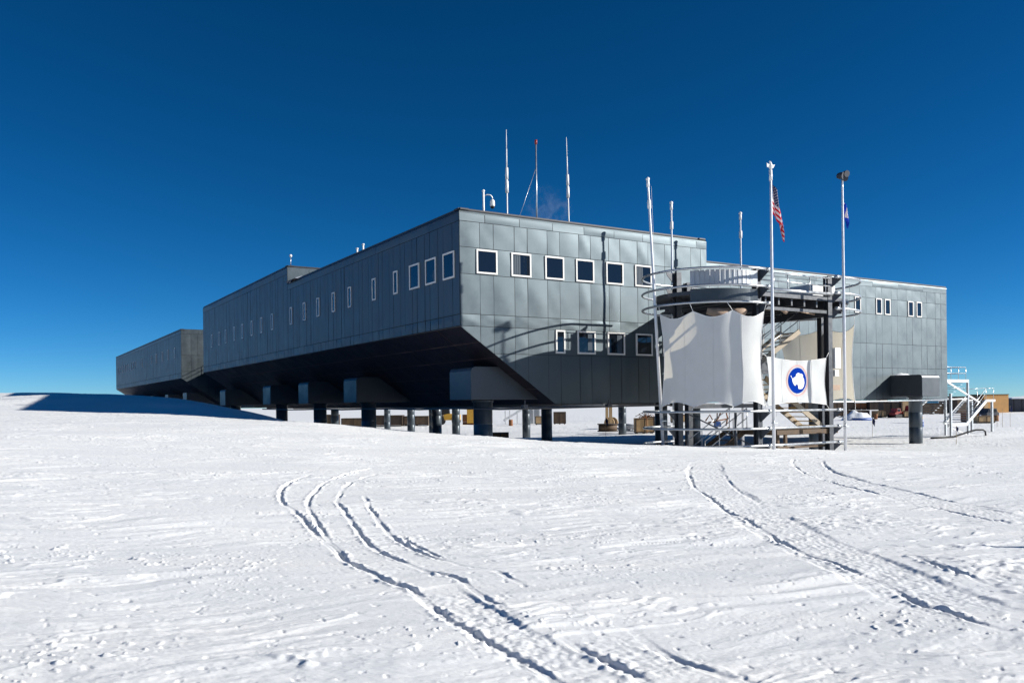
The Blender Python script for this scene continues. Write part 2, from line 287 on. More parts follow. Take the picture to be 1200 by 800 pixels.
def make_ground():
    th = [];  a = -180.
    while a < 180-1e-6:
        th.append(a); m = abs(a)
        a += .052 if m < 34.5 else (.25 if m < 50 else 2.0)
    th = np.radians(90-np.array(th)); nt = len(th)
    rs = [.4]; 
    while rs[-1] < 5000:
        r = rs[-1]; rs.append(r*(1.25 if r < 3 else 1.02 if r < 4.7 else 1.0025 if r < 62 else 1.012 if r < 160 else 1.07))
    rs = np.array(rs); nr = len(rs)
    T, Rr = np.meshgrid(th, rs); x = (Rr*np.cos(T)).ravel(); y = (Rr*np.sin(T)).ravel()
    z = base(x, y); near = np.hypot(x, y) < 400
    dz = np.zeros_like(z); dz[near] = detail(x[near], y[near])
    tz, fl = tracks_disp(x, y)
    z = z+dz*(1-fl)*(1-ss(150, 400, np.hypot(x, y)))+tz
    x = np.append(x, 0); y = np.append(y, 0); z = np.append(z, z[:nt].mean())
    co = np.stack([x, y, z], 1).astype(np.float32)
    i = np.arange(nr-1)[:,None]*nt; j = np.arange(nt)[None,:]; j2 = (j+1) % nt
    q = np.stack([i+j, i+nt+j, i+nt+j2, i+j2], -1).reshape(-1, 4)
    jj = np.arange(nt); tri = np.stack([np.full(nt, nr*nt), jj, (jj+1) % nt], 1)
    me = bpy.data.meshes.new('snow_ground')
    nq, ntri = len(q), len(tri)
    me.vertices.add(len(co)); me.vertices.foreach_set('co', co.ravel())
    me.loops.add(nq*4+ntri*3); me.loops.foreach_set('vertex_index', np.concatenate([q[:, ::-1].ravel(), tri[:, ::-1].ravel()]).astype(np.int32))
    me.polygons.add(nq+ntri)
    me.polygons.foreach_set('loop_start', np.concatenate([np.arange(nq)*4, nq*4+np.arange(ntri)*3]).astype(np.int32))
    me.polygons.foreach_set('use_smooth', np.ones(nq+ntri, bool)); me.update(calc_edges=True); me.validate()
    o = bpy.data.objects.new('snow_ground', me); COL.objects.link(o)
    if me.polygons[0].normal.z < 0: me.flip_normals()
    m = bpy.data.materials.new('snow'); m.use_nodes = True; nt_ = m.node_tree; b = nt_.nodes['Principled BSDF']
    b.inputs['Roughness'].default_value = .62; b.inputs['Specular IOR Level'].default_value = .35
    tc = nt_.nodes.new('ShaderNodeTexCoord')
    n = nt_.nodes.new('ShaderNodeTexNoise'); n.inputs['Scale'].default_value = .7; n.inputs['Detail'].default_value = 8; n.inputs['Roughness'].default_value = .6
    mpp = nt_.nodes.new('ShaderNodeMapping'); mpp.inputs['Rotation'].default_value = (0,0,-R(22)); mpp.inputs['Scale'].default_value = (.5, 2., 1)
    nt_.links.new(tc.outputs['Object'], mpp.inputs['Vector']); nt_.links.new(mpp.outputs[0], n.inputs['Vector'])
    cr = nt_.nodes.new('ShaderNodeValToRGB'); cr.color_ramp.elements[0].position = .3; cr.color_ramp.elements[1].position = .7
    cr.color_ramp.elements[0].color = (.80, .815, .835, 1); cr.color_ramp.elements[1].color = (.885, .885, .88, 1)
    nt_.links.new(n.outputs['Fac'], cr.inputs['Fac']); nt_.links.new(cr.outputs[0], b.inputs['Base Color'])
    n2 = nt_.nodes.new('ShaderNodeTexNoise'); n2.inputs['Scale'].default_value = 26; n2.inputs['Detail'].default_value = 7; n2.inputs['Roughness'].default_value = .7
    nt_.links.new(mpp.outputs[0], n2.inputs['Vector'])
    bp = nt_.nodes.new('ShaderNodeBump'); bp.inputs['Strength'].default_value = .5; bp.inputs['Distance'].default_value = .02
    nt_.links.new(n2.outputs['Fac'], bp.inputs['Height']); nt_.links.new(bp.outputs[0], b.inputs['Normal'])
    me.materials.append(m); tag(o, kind='structure')
make_ground()

# ------------------------------------------------------------------ panelled cladding
def clip_poly(poly, a, b, c):               # keep a*x+b*y+c >= 0
    out = []
    for i in range(len(poly)):
        p, q = poly[i], poly[(i+1) % len(poly)]; dp = a*p[0]+b*p[1]+c; dq = a*q[0]+b*q[1]+c
        if dp >= 0: out.append(p)
        if (dp >= 0) != (dq >= 0):
            t = dp/(dp-dq); out.append((p[0]+(q[0]-p[0])*t, p[1]+(q[1]-p[1])*t))
    return out
def panels(name, O, A, B, us, zs, parent, m=None, back=None, gap=.011, bulge=.020, tilt=.014, clip=None, seed=1, n=5, skip=None):
    rnd = random.Random(seed); O = np.array(O, float); A = np.array(A, float); B = np.array(B, float); N = np.cross(A, B)
    mb = MB()
    for i in range(len(us)-1):
        for j in range(len(zs)-1):
            x0, x1, y0, y1 = us[i]+gap, us[i+1]-gap, zs[j]+gap, zs[j+1]-gap
            tx = rnd.uniform(-1, 1)*tilt; ty = rnd.uniform(-1, 1)*tilt; bl = bulge*rnd.uniform(-.5, 1.2); ph = rnd.uniform(0, 6)
            def P(x, y):
                s = (x-x0)/(x1-x0); t = (y-y0)/(y1-y0)
                h = tx*(s-.5)+ty*(t-.5)+bl*math.sin(math.pi*s)*math.sin(math.pi*t)+.0025*math.sin(ph+5*s+7*t)
                return O+A*x+B*y+N*h
            g = [[(x0+(x1-x0)*a/n, y0+(y1-y0)*b/n) for a in range(n+1)] for b in range(n+1)]
            if clip and min(clip[0]*x+clip[1]*y+clip[2] for x in (x0, x1) for y in (y0, y1)) < 0:
                pl = clip_poly([(x0,y0),(x1,y0),(x1,y1),(x0,y1)], *clip)
                if len(pl) > 2: mb.add([P(*p) for p in pl], [tuple(range(len(pl)))], 0, True)
                continue
            vs = [P(*g[b][a]) for b in range(n+1) for a in range(n+1)]
            fs = [(b*(n+1)+a, b*(n+1)+a+1, (b+1)*(n+1)+a+1, (b+1)*(n+1)+a) for b in range(n) for a in range(n)]
            mb.add(vs, fs, 0, True)
    pl = [(us[0], zs[0]), (us[-1], zs[0]), (us[-1], zs[-1]), (us[0], zs[-1])]
    if clip: pl = clip_poly(pl, *clip)
    mb.add([O+A*p[0]+B*p[1]-N*.03 for p in pl], [tuple(range(len(pl)))], 1)
    return mb.build(name, [m or M['panel'], back or M['seam']], parent, fix=False)
def window(parent, x, y, z0, z1, w, face):   # face 'front' (normal -y) or 'side' (normal -x)
    mb = MB(); t = .082
    h = z1-z0
    for a in [(-w/2, w/2, h-t, h), (-w/2, w/2, 0, t), (-w/2, -w/2+t, t, h-t), (w/2-t, w/2, t, h-t)]:
        mb.box(a[0], a[1], -.05, .02, a[2], a[3])
    rz = 0 if face == 'front' else -math.pi/2
    o = mb.build('window', M['frame'], parent, (x, y, z0), rz, bevel=.008)
    p = MB(); k = random.uniform(-.004, .004)
    p.add([(-w/2+t, -.022+k, t), (w/2-t, -.022-k, t), (w/2-t, -.022-k, h-t), (-w/2+t, -.022+k, h-t)], [(0,1,2,3)])
    p.build('pane', M['glass'], o, fix=False)
    return o
def seams(a, b, centers_pitch=1.88, c0=1.42, nar=.73):
    xs = [a]; k = math.floor((a-c0)/centers_pitch)-1
    while True:
        c = c0+k*centers_pitch
        for e in (c-nar/2, c+nar/2):
            if a+.25 < e < b-.25: xs.append(e)
        if c > b: break
        k += 1
    xs.append(b); return xs
def leg_arm(root, axis, pos, lat, zt=1.84, zb=.25, ext=1.25, back=3.2, wdt=2.2, arm=True, zg=-4.2):
    # axis 'x': arm sticks out towards -x ; 'y': towards -y.  pos = column centre
    if arm:
        mb = MB(); bev = .22
        prof = [(-ext, zb), (back, zb), (back, zt), (-ext+bev, zt), (-ext+.06, zt-.07), (-ext, zt-bev)]
        if axis == 'x':
            mb.prismY([(pos[0]+p[0], p[1]) for p in prof], pos[1]-wdt/2, pos[1]+wdt/2)
        else:
            poly = prof; n = len(poly); x0, x1 = pos[0]-wdt/2, pos[0]+wdt/2
            mb.add([(x0, pos[1]+p[0], p[1]) for p in poly]+[(x1, pos[1]+p[0], p[1]) for p in poly],
                   [tuple(range(n)), tuple(range(n, 2*n))[::-1]]+[(i, n+i, n+(i+1) % n, (i+1) % n) for i in range(n)])
        mb.build('support_arm', M['beam'], root, bevel=.03)
    mb = MB(); r = .47
    zs = [zb, zb-.12, zb-.12, -.9, -.93, -.96, -2., -2.03, -2.06, zg]; rr = [r+.05, r+.05, r, r, r-.015, r, r, r-.015, r, r]
    mb.tube([(pos[0], pos[1], z) for z in zs], rr, 28)
    mb.build('support_column', M['leg'], root)

# ------------------------------------------------------------------ the station
ORG = W(0, 0, 0)
st = thing('research_station', 'long dark metal-clad polar station raised on columns, with sunlit front wall and shaded long side', 'building', ORG, TH)
H = 8.92
zr = [0, 2.38, 3.62, 4.17, 6.0, 7.22, 8.40]
# front wall of the near wing, cut by the sloping underside
slope = (1/5.2, 1/3.6, -1)
panels('front_wall', (0,0,0), (1,0,0), (0,0,1), seams(0, 15.4), zr, st, clip=slope, seed=3)
panels('front_parapet', (0,0,0), (1,0,0), (0,0,1), [0]+[1.34+1.9*i for i in range(8)]+[15.4], [8.40, H-.13], st, seed=4, n=3)
# side wall
panels('side_wall', (0,26.1,0), (0,-1,0), (0,0,1), seams(0, 26.1, 1.45, 1.0, .55), [3.6, 4.15, 8.40], st, seed=5, n=4, gap=.017)
panels('side_parapet', (0,26.1,0), (0,-1,0), (0,0,1), [3.26*i for i in range(9)]+[26.1], [8.40, H-.13], st, seed=6, n=2)
panels('side_wall', (0,54.5,0), (0,-1,0), (0,0,1), seams(0, 28.4, 1.45, 1.1, .55), [3.6, 4.15, 9.55], st, seed=7, n=4, gap=.02)
panels('side_parapet', (0,54.5,0), (0,-1,0), (0,0,1), [3.155*i for i in range(10)], [9.55, 10.0], st, seed=8, n=2)
# sloping underside
L = math.hypot(5.2, 3.6); sb = np.array([-5.2, 0, 3.6])/L
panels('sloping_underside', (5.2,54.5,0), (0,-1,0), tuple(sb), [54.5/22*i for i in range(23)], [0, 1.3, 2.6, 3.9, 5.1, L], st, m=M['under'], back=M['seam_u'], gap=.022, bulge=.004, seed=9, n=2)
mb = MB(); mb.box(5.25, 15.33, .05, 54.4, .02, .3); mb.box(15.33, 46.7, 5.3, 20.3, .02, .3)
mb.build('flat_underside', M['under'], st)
mb = MB(); mb.tube([(-.012, 0, 3.6), (-.012, 54.5, 3.6)], .035, 8); mb.build('fold_trim', M['cap'], st)
# closing walls and roofs
mb = MB(); mb.box(15.3, 15.34, .03, 5.2, .05, H-.1); mb.box(46.6, 46.8, 5.25, 20.3, .05, H-.1); mb.box(15.3, 46.7, 20.3, 20.4, .05, H-.1); mb.box(15.2, 15.3, 20.4, 54.5, .05, 9.9)
mb.build('end_wall', M['panel'], st)
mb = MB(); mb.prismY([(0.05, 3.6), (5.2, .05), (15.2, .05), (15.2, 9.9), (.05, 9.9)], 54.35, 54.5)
mb.build('rear_wall', M['under'], st)
mb = MB(); mb.box(.3, 15.1, .3, 26.1, H-.5, H-.35); mb.box(15.1, 46.5, 5.5, 20.2, H-.5, H-.35); mb.box(.3, 15.1, 26.3, 54.3, 9.6, 9.75)
mb.build('roof', M['roof'], st)
# rounded bright coping plus dark cap
def coping(p0, p1, inward, zt, name='roof_edge'):
    p0 = np.array(p0, float); p1 = np.array(p1, float); n = np.array(inward, float); mb = MB()
    prof = [(0, -.13), (.012, -.07), (.045, -.025), (.10, 0)]
    vs = [];
    for p in (p0, p1):
        for d, z in prof: vs.append((p[0]+n[0]*d, p[1]+n[1]*d, zt+z))
    k = len(prof); mb.add(vs, [(i, k+i, k+i+1, i+1) for i in range(k-1)], 0, True)
    o = mb.build(name, M['panel'], st, fix=True)
    mb = MB(); c0 = p0+n*.29; c1 = p1+n*.29
    mb.beam((c0[0], c0[1], zt+.035), (c1[0], c1[1], zt+.035), .44, .075)
    mb.build('roof_cap', M['cap'], st)
coping((0,0), (15.4,0), (0,1), H); coping((0,0), (0,26.1), (1,0), H); coping((15.4,0), (15.4,5.2), (-1,0), H)
coping((15.4,5.2), (46.85,5.2), (0,1), H); coping((0,26.1), (0,54.5), (1,0), 10.13); coping((.0,26.1), (15.2,26.1), (0,1), 10.13)
panels('raised_section_wall', (0,26.1,0), (1,0,0), (0,0,1), [0, 1.6, 3.2, 4.8, 6.4, 8, 9.6, 11.2, 12.8, 15.2], [H-.45, 10.0], st, seed=12, n=3)
# right wing
ux = [x for x in seams(15.4, 46.8, 1.88, 38.1, .73)]
panels('wing_wall', (0,5.2,0), (1,0,0), (0,0,1), ux, [.05, 2.4, 4.2, 6.35, 7.55, 8.40], st, seed=13, tilt=.010, bulge=.014)
panels('wing_parapet', (0,5.2,0), (1,0,0), (0,0,1), [15.4+3.14*i for i in range(11)], [8.40, H-.13], st, seed=14, n=3)
for u in (1.42, 3.30, 5.22, 7.06, 8.94, 10.83): window(st, u, 0, 6.05, 7.17, 1.12, 'front')
window(st, 5.52, 0, 2.47, 3.61, .56, 'front')
for u in (7.10, 8.99, 10.85, 12.7): window(st, u, 0, 2.47, 3.61, 1.12, 'front')
for v in (1.05, 2.94, 4.79): window(st, 0, v, 5.87, 7.11, 1.14, 'side')
for v in (7.1, 10.04, 13.78, 16.56, 19.48, 22.28, 25.28, 30.0, 33.0, 35.88, 38.9, 41.66, 44.84, 47.4, 50.5): window(st, 0, v, 5.88, 7.10, .52, 'side')
for u in (35.6, 38.07, 39.12, 42.0, 43.08): window(st, u, 5.2, 6.38, 7.56, .68, 'front')
for w_, x_, ww in ((None, 9.22, .16), (None, 10.62, .2), (None, 3.05, .22), (None, 7.33, .14)):
    par = min([o for o in st.children if o.name.startswith('window')], key=lambda o: abs(o.location.x-x_)+abs(o.location.z-(2.47 if x_ > 7.2 and x_ != 10.62 else 6.05))+abs(o.location.y))
    mb = MB(); x0 = x_-par.location.x
    for k in range(4): mb.add([(x0-ww+k*ww/2, -.026, .1), (x0-ww+(k+1)*ww/2-.02, -.026, .1), (x0-ww+(k+1)*ww/2-.02, -.026, 1.0), (x0-ww+k*ww/2, -.026, 1.0)], [(0,1,2,3)])
    mb.build('curtain', M['curtain'], par, fix=False)
# supports: outer legs of the long side, legs of the right wing, legs in the interior
for v in (2.1, 16.8, 26.15, 35.7, 51.2): leg_arm(st, 'x', (2.32, v), 0)
for u in (29.3, 40.55): leg_arm(st, 'y', (u, 3.95), 0, back=2.2)
for X, Y in [(2.9, 71.), (1.4, 84.), (11.1, 85.), (10.95, 62.), (13.6, 63.0), (-8.0, 85.), (-5.6, 84.), (-18.5, 88.), (-10.8,90.), (-16.0, 108.), (-6.9, 77.)]:
    u, v = toUV(X, Y)
    mb = MB(); r = .46 if Y < 80 else .40; mb.tube([(u, v, z) for z in (.1, -.9, -.93, -.96, -2, -2.03, -2.06, -4.2)], [r, r, r-.015, r, r, r-.015, r, r], 24)
    mb.build('support_column', M['leg'], st)
# pipe slung below the front and side
mb = MB(); pts = [(1.9, 40, -.12)]+[(1.7, v, -.17-.03*math.sin(v)) for v in range(36, 0, -4)]+[(1.9, -.25, -.20), (4, -.35, -.19), (9, -.35, -.14), (15.5, -.35, -.10)]
mb.tube(pts, .045, 8)
for u in (3.2, 8.2, 12.5): mb.beam((u, -.35, .2), (u, -.35, -.2), .04, .04); mb.box(u-.12, u+.12, -.44, -.2, -.19, -.02)
mb.build('slung_pipe', M['pipe'], st)
mb = MB(); mb.tube([(19.5, 3, .03), (28, 2.2, -.09), (39.5, 2.6, -.05), (46.5, 5, .0)], .045, 8); mb.build('wing_pipe', M['galv'], st)
for k, (u, z) in enumerate([(6.2, -.02), (9.0, -.06), (12.4, -.03)]): mb = MB(); mb.tube([(u, 1.0, z), (u, 54, z)], [.09, .14, .07][k]*np.ones(2), 8); mb.build('service_pipe', M['pipe' if k != 1 else 'galv'], st)
# snow lying on the arm and in the roof corner
mb = MB()
def lump(mb, c, sx, sy, sz, n=9):
    vs = []; fs = []
    for i in range(n+1):
        for j in range(n+1):
            a = i/n*2-1; b = j/n*2-1; d = min(1, math.hypot(a, b)); vs.append((c[0]+a*sx, c[1]+b*sy, c[2]+sz*(max(0, 1-d*d))**.7*(1+.25*math.sin(7*a+3)*math.cos(5*b))))
    for i in range(n):
        for j in range(n): fs.append((i*(n+1)+j, (i+1)*(n+1)+j, (i+1)*(n+1)+j+1, i*(n+1)+j+1))
    mb.add(vs, fs, 0, True)
lump(mb, (1.5, 24.6, H-.02), 1.8, 1.2, .45); mb.build('roof_snow', M['snowcap'], st, fix=False)
mb = MB(); lump(mb, (40.2, 4.8, 1.84), .8, .5, .16); mb.build('arm_snow', M['snowcap'], st, fix=False)

# second pod of the station, further along the same line
org2 = W(0, 66.1, 0)
pod = thing('station_pod', 'farthest grey metal-clad pod of the station, standing alone behind the snow mound at left', 'building', org2, TH)
LP = 58.0
panels('side_wall', (0,LP,0), (0,-1,0), (0,0,1), seams(0, LP, 1.45, 1.0, .55), [3.4, 4.0, 8.4], pod, seed=21, n=3, gap=.024)
panels('side_parapet', (0,LP,0), (0,-1,0), (0,0,1), [LP/18*i for i in range(19)], [8.4, H-.13], pod, seed=22, n=2)
panels('front_wall', (0,0,0), (1,0,0), (0,0,1), seams(0, 15.2), [0, 2.4, 4.2, 6.0, 8.4], pod, clip=(1/5.2, 1/3.4, -1), seed=23, n=3)
panels('front_parapet', (0,0,0), (1,0,0), (0,0,1), [1.9*i for i in range(9)], [8.4, H], pod, seed=24, n=2)
L2 = math.hypot(5.2, 3.4)
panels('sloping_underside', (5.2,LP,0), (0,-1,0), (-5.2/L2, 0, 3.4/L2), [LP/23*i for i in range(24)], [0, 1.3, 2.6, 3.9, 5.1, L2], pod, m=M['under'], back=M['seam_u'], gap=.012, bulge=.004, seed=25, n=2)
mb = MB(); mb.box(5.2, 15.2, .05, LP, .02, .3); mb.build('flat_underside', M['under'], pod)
mb = MB(); mb.prismY([(.05, 3.4), (5.2, .05), (15.2, .05), (15.2, H), (.05, H)], LP-.05, LP); mb.box(15.1, 15.2, .1, LP, .1, H); mb.build('end_wall', M['panel'], pod)
mb = MB(); mb.box(.05, 15.2, .05, LP-.05, H-.06, H+.02); mb.box(-.03, .35, -.03, LP, H-.11, H+.03); mb.build('roof', M['cap'], pod)
for v in (3.8, 8.1, 12.0, 16.6, 20.5, 28.7, 34.9, 37, 39.4, 42.2, 44.5, 46.6, 49, 52.2, 54.8): window(pod, 0, v, 5.9, 7.1, .5, 'side')
for v in (4., 16, 28, 40, 52):
    mb = MB(); mb.prismY([(1.07, .25), (5.5, .25), (5.5, 1.84), (1.07, 1.84)], v-1.1, v+1.1); mb.build('support_arm', M['beam'], pod)
    mb = MB(); mb.tube([(2.32, v, .25), (2.32, v, -4.2)], .47, 20); mb.build('support_column', M['leg'], pod)
lk = thing('link_corridor', 'dark enclosed link corridor joining the far pod to the long wing', 'corridor', W(4, 54.5, 0), TH)
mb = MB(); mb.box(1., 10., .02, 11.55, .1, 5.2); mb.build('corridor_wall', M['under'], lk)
mb = MB(); mb.box(.9, 10.1, .02, 11.55, 5.2, 5.3); mb.build('corridor_roof', M['cap'], lk)
mb = MB()
for z in (5.75, 6.2): mb.tube([(1, .1, z), (1, 11.5, z)], .03, 6)
for i in range(7): mb.tube([(1, .3+i*1.85, 5.3), (1, .3+i*1.85, 6.2)], .03, 6)
mb.build('guard_rail', M['cap'], lk)

# ------------------------------------------------------------------ things on the roof
RZ = H-.35
def antenna(u, v, top, s0, s1, label, sleeve=True, lean=0.):
    t = thing('rod_antenna', label, 'antenna', W(u, v, RZ), TH, 'rod antennas on the station roof')
    h = top-RZ
    f = lambda z: (lean*(z/h), 0, z)
    mb = MB(); mb.tube([f(0), f(s1-RZ)], .038, 8); mb.tube([f(s0-RZ), f(h*.82)], .03, 8); mb.tube([f(h*.82), f(h)], [.022, .014], 8); mb.build('rod', M['white'], t)
    mb = MB(); m_ = (s0+s1)/2-RZ; mb.tube([f(s1-RZ), f(m_-.04)], .085, 10); mb.tube([f(m_+.04), f(s0-RZ)], .078, 10); mb.tube([f(m_-.05), f(m_+.05)], .055, 10); mb.build('sleeve', M['white'], t)
    mb = MB(); mb.box(-.12, .12, -.12, .12, 0, .06); mb.build('base', M['galv'], t)
antenna(4.41, 3, 14.07, 12.11, 10.84, 'tall white rod antenna on the roof, nearest to the roof camera')
antenna(8.3, 3, 14.27, 12.27, 11.04, 'tall white rod antenna on the roof with steam drifting behind it', lean=-.12)
t = thing('guyed_mast', 'thin roof mast with a small red lamp on top and one guy wire', 'mast', W(6.22, 3, RZ), TH)
mb = MB(); mb.tube([(0,0,0), (0,0,13.6-RZ)], .036, 8); mb.build('pole', M['galv'], t)
mb = MB(); mb.tube([(0,0,13.6-RZ), (0,0,13.82-RZ)], .07, 10); mb.build('lamp', M['redm'], t)
mb = MB(); mb.tube([(-1.52,0,0.0), (-.02,0,12.34-RZ)], .012, 6); mb.build('guy_wire', M['galv'], t)
t = thing('security_camera', 'white dome camera hanging from a bracket post on the roof corner', 'camera', W(2.15, 1.5, RZ), TH)
mb = MB(); mb.tube([(0,0,0), (0,0,1.72)], .055, 10); mb.sphere((0,0,1.75), .075, 8); mb.build('post', M['white'], t)
mb = MB(); mb.tube([(0,0,1.5), (.2,0,1.6), (.4,0,1.6), (.5,0,1.5), (.5,0,1.36)], .03, 8); mb.build('bracket', M['galv'], t)
mb = MB(); mb.tube([(.5,0,1.4), (.5,0,1.33), (.5,0,1.12), (.5,0,1.06)], [.06, .11, .12, .11], 14); mb.build('housing', M['white'], t)
mb = MB(); mb.sphere((.5,0,1.06), .11, 10); mb.build('dome', M['black'], t)
t = thing('weather_mast', 'short mast with a white ball on the corner of the raised roof section', 'mast', W(.35, 26.4, 10.16), TH)
mb = MB(); mb.tube([(0,0,0), (0,0,.75)], .03, 8); mb.build('rod', M['galv'], t)
mb = MB(); mb.sphere((0,0,.78), .11, 8); mb.build('ball', M['white'], t)
for k, (v, h, lb) in enumerate([(16.1, 1.25, 'tallest thin white vent pipe on the long roof, leftmost of the short row'), (15.1, 1.35, 'thin white vent pipe on the long roof, second of the short row'), (12.9, .8, 'low white vent stub on the long roof, third of the short row'), (12.2, .75, 'lowest white vent stub on the long roof, rightmost of the short row')]):
    t = thing('vent_pipe', lb, 'vent pipe', W(1.4, v, RZ), TH, 'vent pipes on the long roof')
    mb = MB(); mb.tube([(0,0,0), (0,0,h)], .06, 8); mb.build('pipe', M['white'], t)
    mb = MB(); mb.tube([(0,0,h), (0,0,h+.08)], .09, 8); mb.build('cap', M['white'], t)
# steam
mb = MB(); mb.sphere((0,0,0), 1.0, 14)
o = mb.build('steam', [], None, W(9.1, 6.2, 10.9)); o.scale = (1.6, 1.2, 1.9)
m = bpy.data.materials.new('steam_volume'); m.use_nodes = True; nt = m.node_tree; nt.nodes.remove(nt.nodes['Principled BSDF'])
pv = nt.nodes.new('ShaderNodeVolumePrincipled'); pv.inputs['Color'].default_value = (.9, .9, .92, 1)
tc = nt.nodes.new('ShaderNodeTexCoord'); nz = nt.nodes.new('ShaderNodeTexNoise'); nz.inputs['Scale'].default_value = 2.4; nz.inputs['Detail'].default_value = 5; nz.inputs['Distortion'].default_value = 1.2
nt.links.new(tc.outputs['Object'], nz.inputs['Vector'])
ln = nt.nodes.new('ShaderNodeVectorMath'); ln.operation = 'LENGTH'; nt.links.new(tc.outputs['Object'], ln.inputs[0])
fa = nt.nodes.new('ShaderNodeMapRange'); fa.inputs['From Min'].default_value = .95; fa.inputs['From Max'].default_value = .1; fa.inputs['To Min'].default_value = 0; fa.inputs['To Max'].default_value = 1
nt.links.new(ln.outputs['Value'], fa.inputs['Value'])
nm = nt.nodes.new('ShaderNodeMapRange'); nm.inputs['From Min'].default_value = .50; nm.inputs['From Max'].default_value = .74; nm.inputs['To Max'].default_value = .55
nt.links.new(nz.outputs['Fac'], nm.inputs['Value'])
mu = nt.nodes.new('ShaderNodeMath'); mu.operation = 'MULTIPLY'; nt.links.new(fa.outputs[0], mu.inputs[0]); nt.links.new(nm.outputs[0], mu.inputs[1])
nt.links.new(mu.outputs[0], pv.inputs['Density']); nt.links.new(pv.outputs[0], nt.nodes['Material Output'].inputs['Volume'])
o.data.materials.append(m); tag(o, 'faint wisp of pale steam drifting above the roof by the antenna', 'steam', kind='stuff')

# ------------------------------------------------------------------ entrance tower
TW = thing('entrance_tower', 'round steel entrance tower with curved rails standing in front of the station', 'tower', ORG, TH)
cL, cR, cv = 10.0, 16.0, -5.5
def arc(r, a0, a1, cu, n=20): return [(cu+r*math.cos(R(a0+(a1-a0)*i/n)), cv+r*math.sin(R(a0+(a1-a0)*i/n))) for i in range(n+1)]
def stadium(r): return arc(r, 90, 270, cL, 28)+arc(r, -90, 90, cR, 28)
colp = [(10.54,-7.9), (15.33,-7.9), (8.1,-5.5), (18.4,-5.1), (10.9,-3.2), (15.7,-3.2)]
for (cu_, cv_) in colp:
    mb = MB(); zb = gz(*W(cu_, cv_)[:2])-.6; a = .14
    mb.box(cu_-a, cu_+a, cv_-a, cv_-a+.03, zb, 5.85); mb.box(cu_-a, cu_+a, cv_+a-.03, cv_+a, zb, 5.85); mb.box(cu_-.02, cu_+.02, cv_-a+.03, cv_+a-.03, zb, 5.85)
    mb.build('column', M['steel'], TW)
for z, r in ((5.75, 3.0), (5.0, 3.0), (4.28, 3.0)):
    mb = MB()
    if z > 5.5 or True:
        # left loop, right loop, with the straight front bay
        mb.tube([(p[0], p[1], z) for p in [(12.2,-2.5)]+arc(r, 90, 270, cL, 28)+[(10.75,-8.5)]], .052, 8)
        mb.tube([(p[0], p[1], z) for p in [(15.1,-8.5)]+arc(r, -90, 90, cR, 28)+[(14,-2.5)]], .052, 8)
    mb.build('ring_rail', M['galv'], TW)
for z in (-.41, -1.16, -1.9):
    mb = MB(); mb.tube([(p[0], p[1], z) for p in [(11.5,-2.5)]+arc(3.0, 90, 270, cL, 28)+[(15.6,-8.5)]], .052, 8); mb.build('ring_rail', M['galv'], TW)
# triangular brackets between columns and rings
def bracket(cu_, cv_, du, dv, z, s=1):
    n = math.hypot(du, dv); du, dv = du/n, dv/n; L_ = .62; px, py = -dv*.015, du*.015
    a = (cu_+du*.14, cv_+dv*.14); b = (cu_+du*L_, cv_+dv*L_); mb = MB()
    pts = [(a[0], a[1], z+.04), (b[0], b[1], z+.04), (b[0], b[1], z-.06), (a[0], a[1], z-.5)]
    mb.add([(p[0]-px, p[1]-py, p[2]) for p in pts]+[(p[0]+px, p[1]+py, p[2]) for p in pts], [(0,1,2,3),(7,6,5,4),(0,4,5,1),(1,5,6,2),(2,6,7,3),(3,7,4,0)])
    mb.build('bracket', M['steel'], TW)
for z in (5.75, 5.0, 4.28, -.41, -1.16, -1.9):
    bracket(10.54, -7.9, .25, -1, z); bracket(15.33, -7.9, .8, -.6, z)
    bracket(8.1, -5.5, -1, 0, z)
    if z > 0: bracket(18.4, -5.1, 1, 0, z); bracket(10.9, -3.2, -.2, 1, z); bracket(15.7, -3.2, .2, 1, z)
for z in (5.75, 5.0, 4.28, -.41, -1.16, -1.9):
    for u in (10.62, 15.25):
        mb = MB(); mb.tube([(u-.13,-8.5,z), (u+.13,-8.5,z)], .08, 10); mb.build('rail_clamp', M['galv'], TW)
# deck
mb = MB(); mb.prism(stadium(2.45), 4.70, 4.86); mb.build('deck', M['steel'], TW)
mb = MB()
for i in range(12):
    u = 8.6+i*.86; hh = math.sqrt(max(.1, 2.35**2-max(0, cL-u, u-cR)**2)); mb.box(u-.05, u+.05, cv-hh, cv+hh, 4.35, 4.70)
mb.build('joists', M['steel'], TW)
mb = MB(); mb.box(10.7, 15.2, -8.0, -7.9, 4.08, 4.22); mb.box(10.7, 15.2, -8.02, -7.9, 4.66, 4.88); mb.box(11, 15.6, -3.2, -3.06, 3.95, 4.25); mb.box(10.47, 10.6, -7.7, -3.3, 3.95, 4.25); mb.box(15.3, 15.45, -7.7, -3.3, 3.95, 4.25); mb.build('floor_beam', M['steel'], TW)
def strip(mb, path, z0, z1, th=.03, mi=0):
    n = len(path); v = []
    for p in path: v += [(p[0], p[1], z0), (p[0], p[1], z1)]
    mb.add(v, [(2*i, 2*i+2, 2*i+3, 2*i+1) for i in range(n-1)], mi, False)
pa = arc(2.55, 208, 270, cL, 26)+[(10.38, -8.12)]
mb = MB(); strip(mb, pa, 5.02, 5.72); o = mb.build('parapet_cladding', M['clad'], TW); sm = o.modifiers.new('s', 'SOLIDIFY'); sm.thickness = .04
mb = MB()
for i in range(2, 27, 2): p = pa[i]; n_ = math.hypot(p[0]-cL, p[1]-cv); mb.beam((p[0]+(p[0]-cL)/n_*.02, p[1]+(p[1]-cv)/n_*.02, 5.02), (p[0]+(p[0]-cL)/n_*.02, p[1]+(p[1]-cv)/n_*.02, 5.72), .018, .012)
mb.build('cladding_ribs', M['clad'], TW)
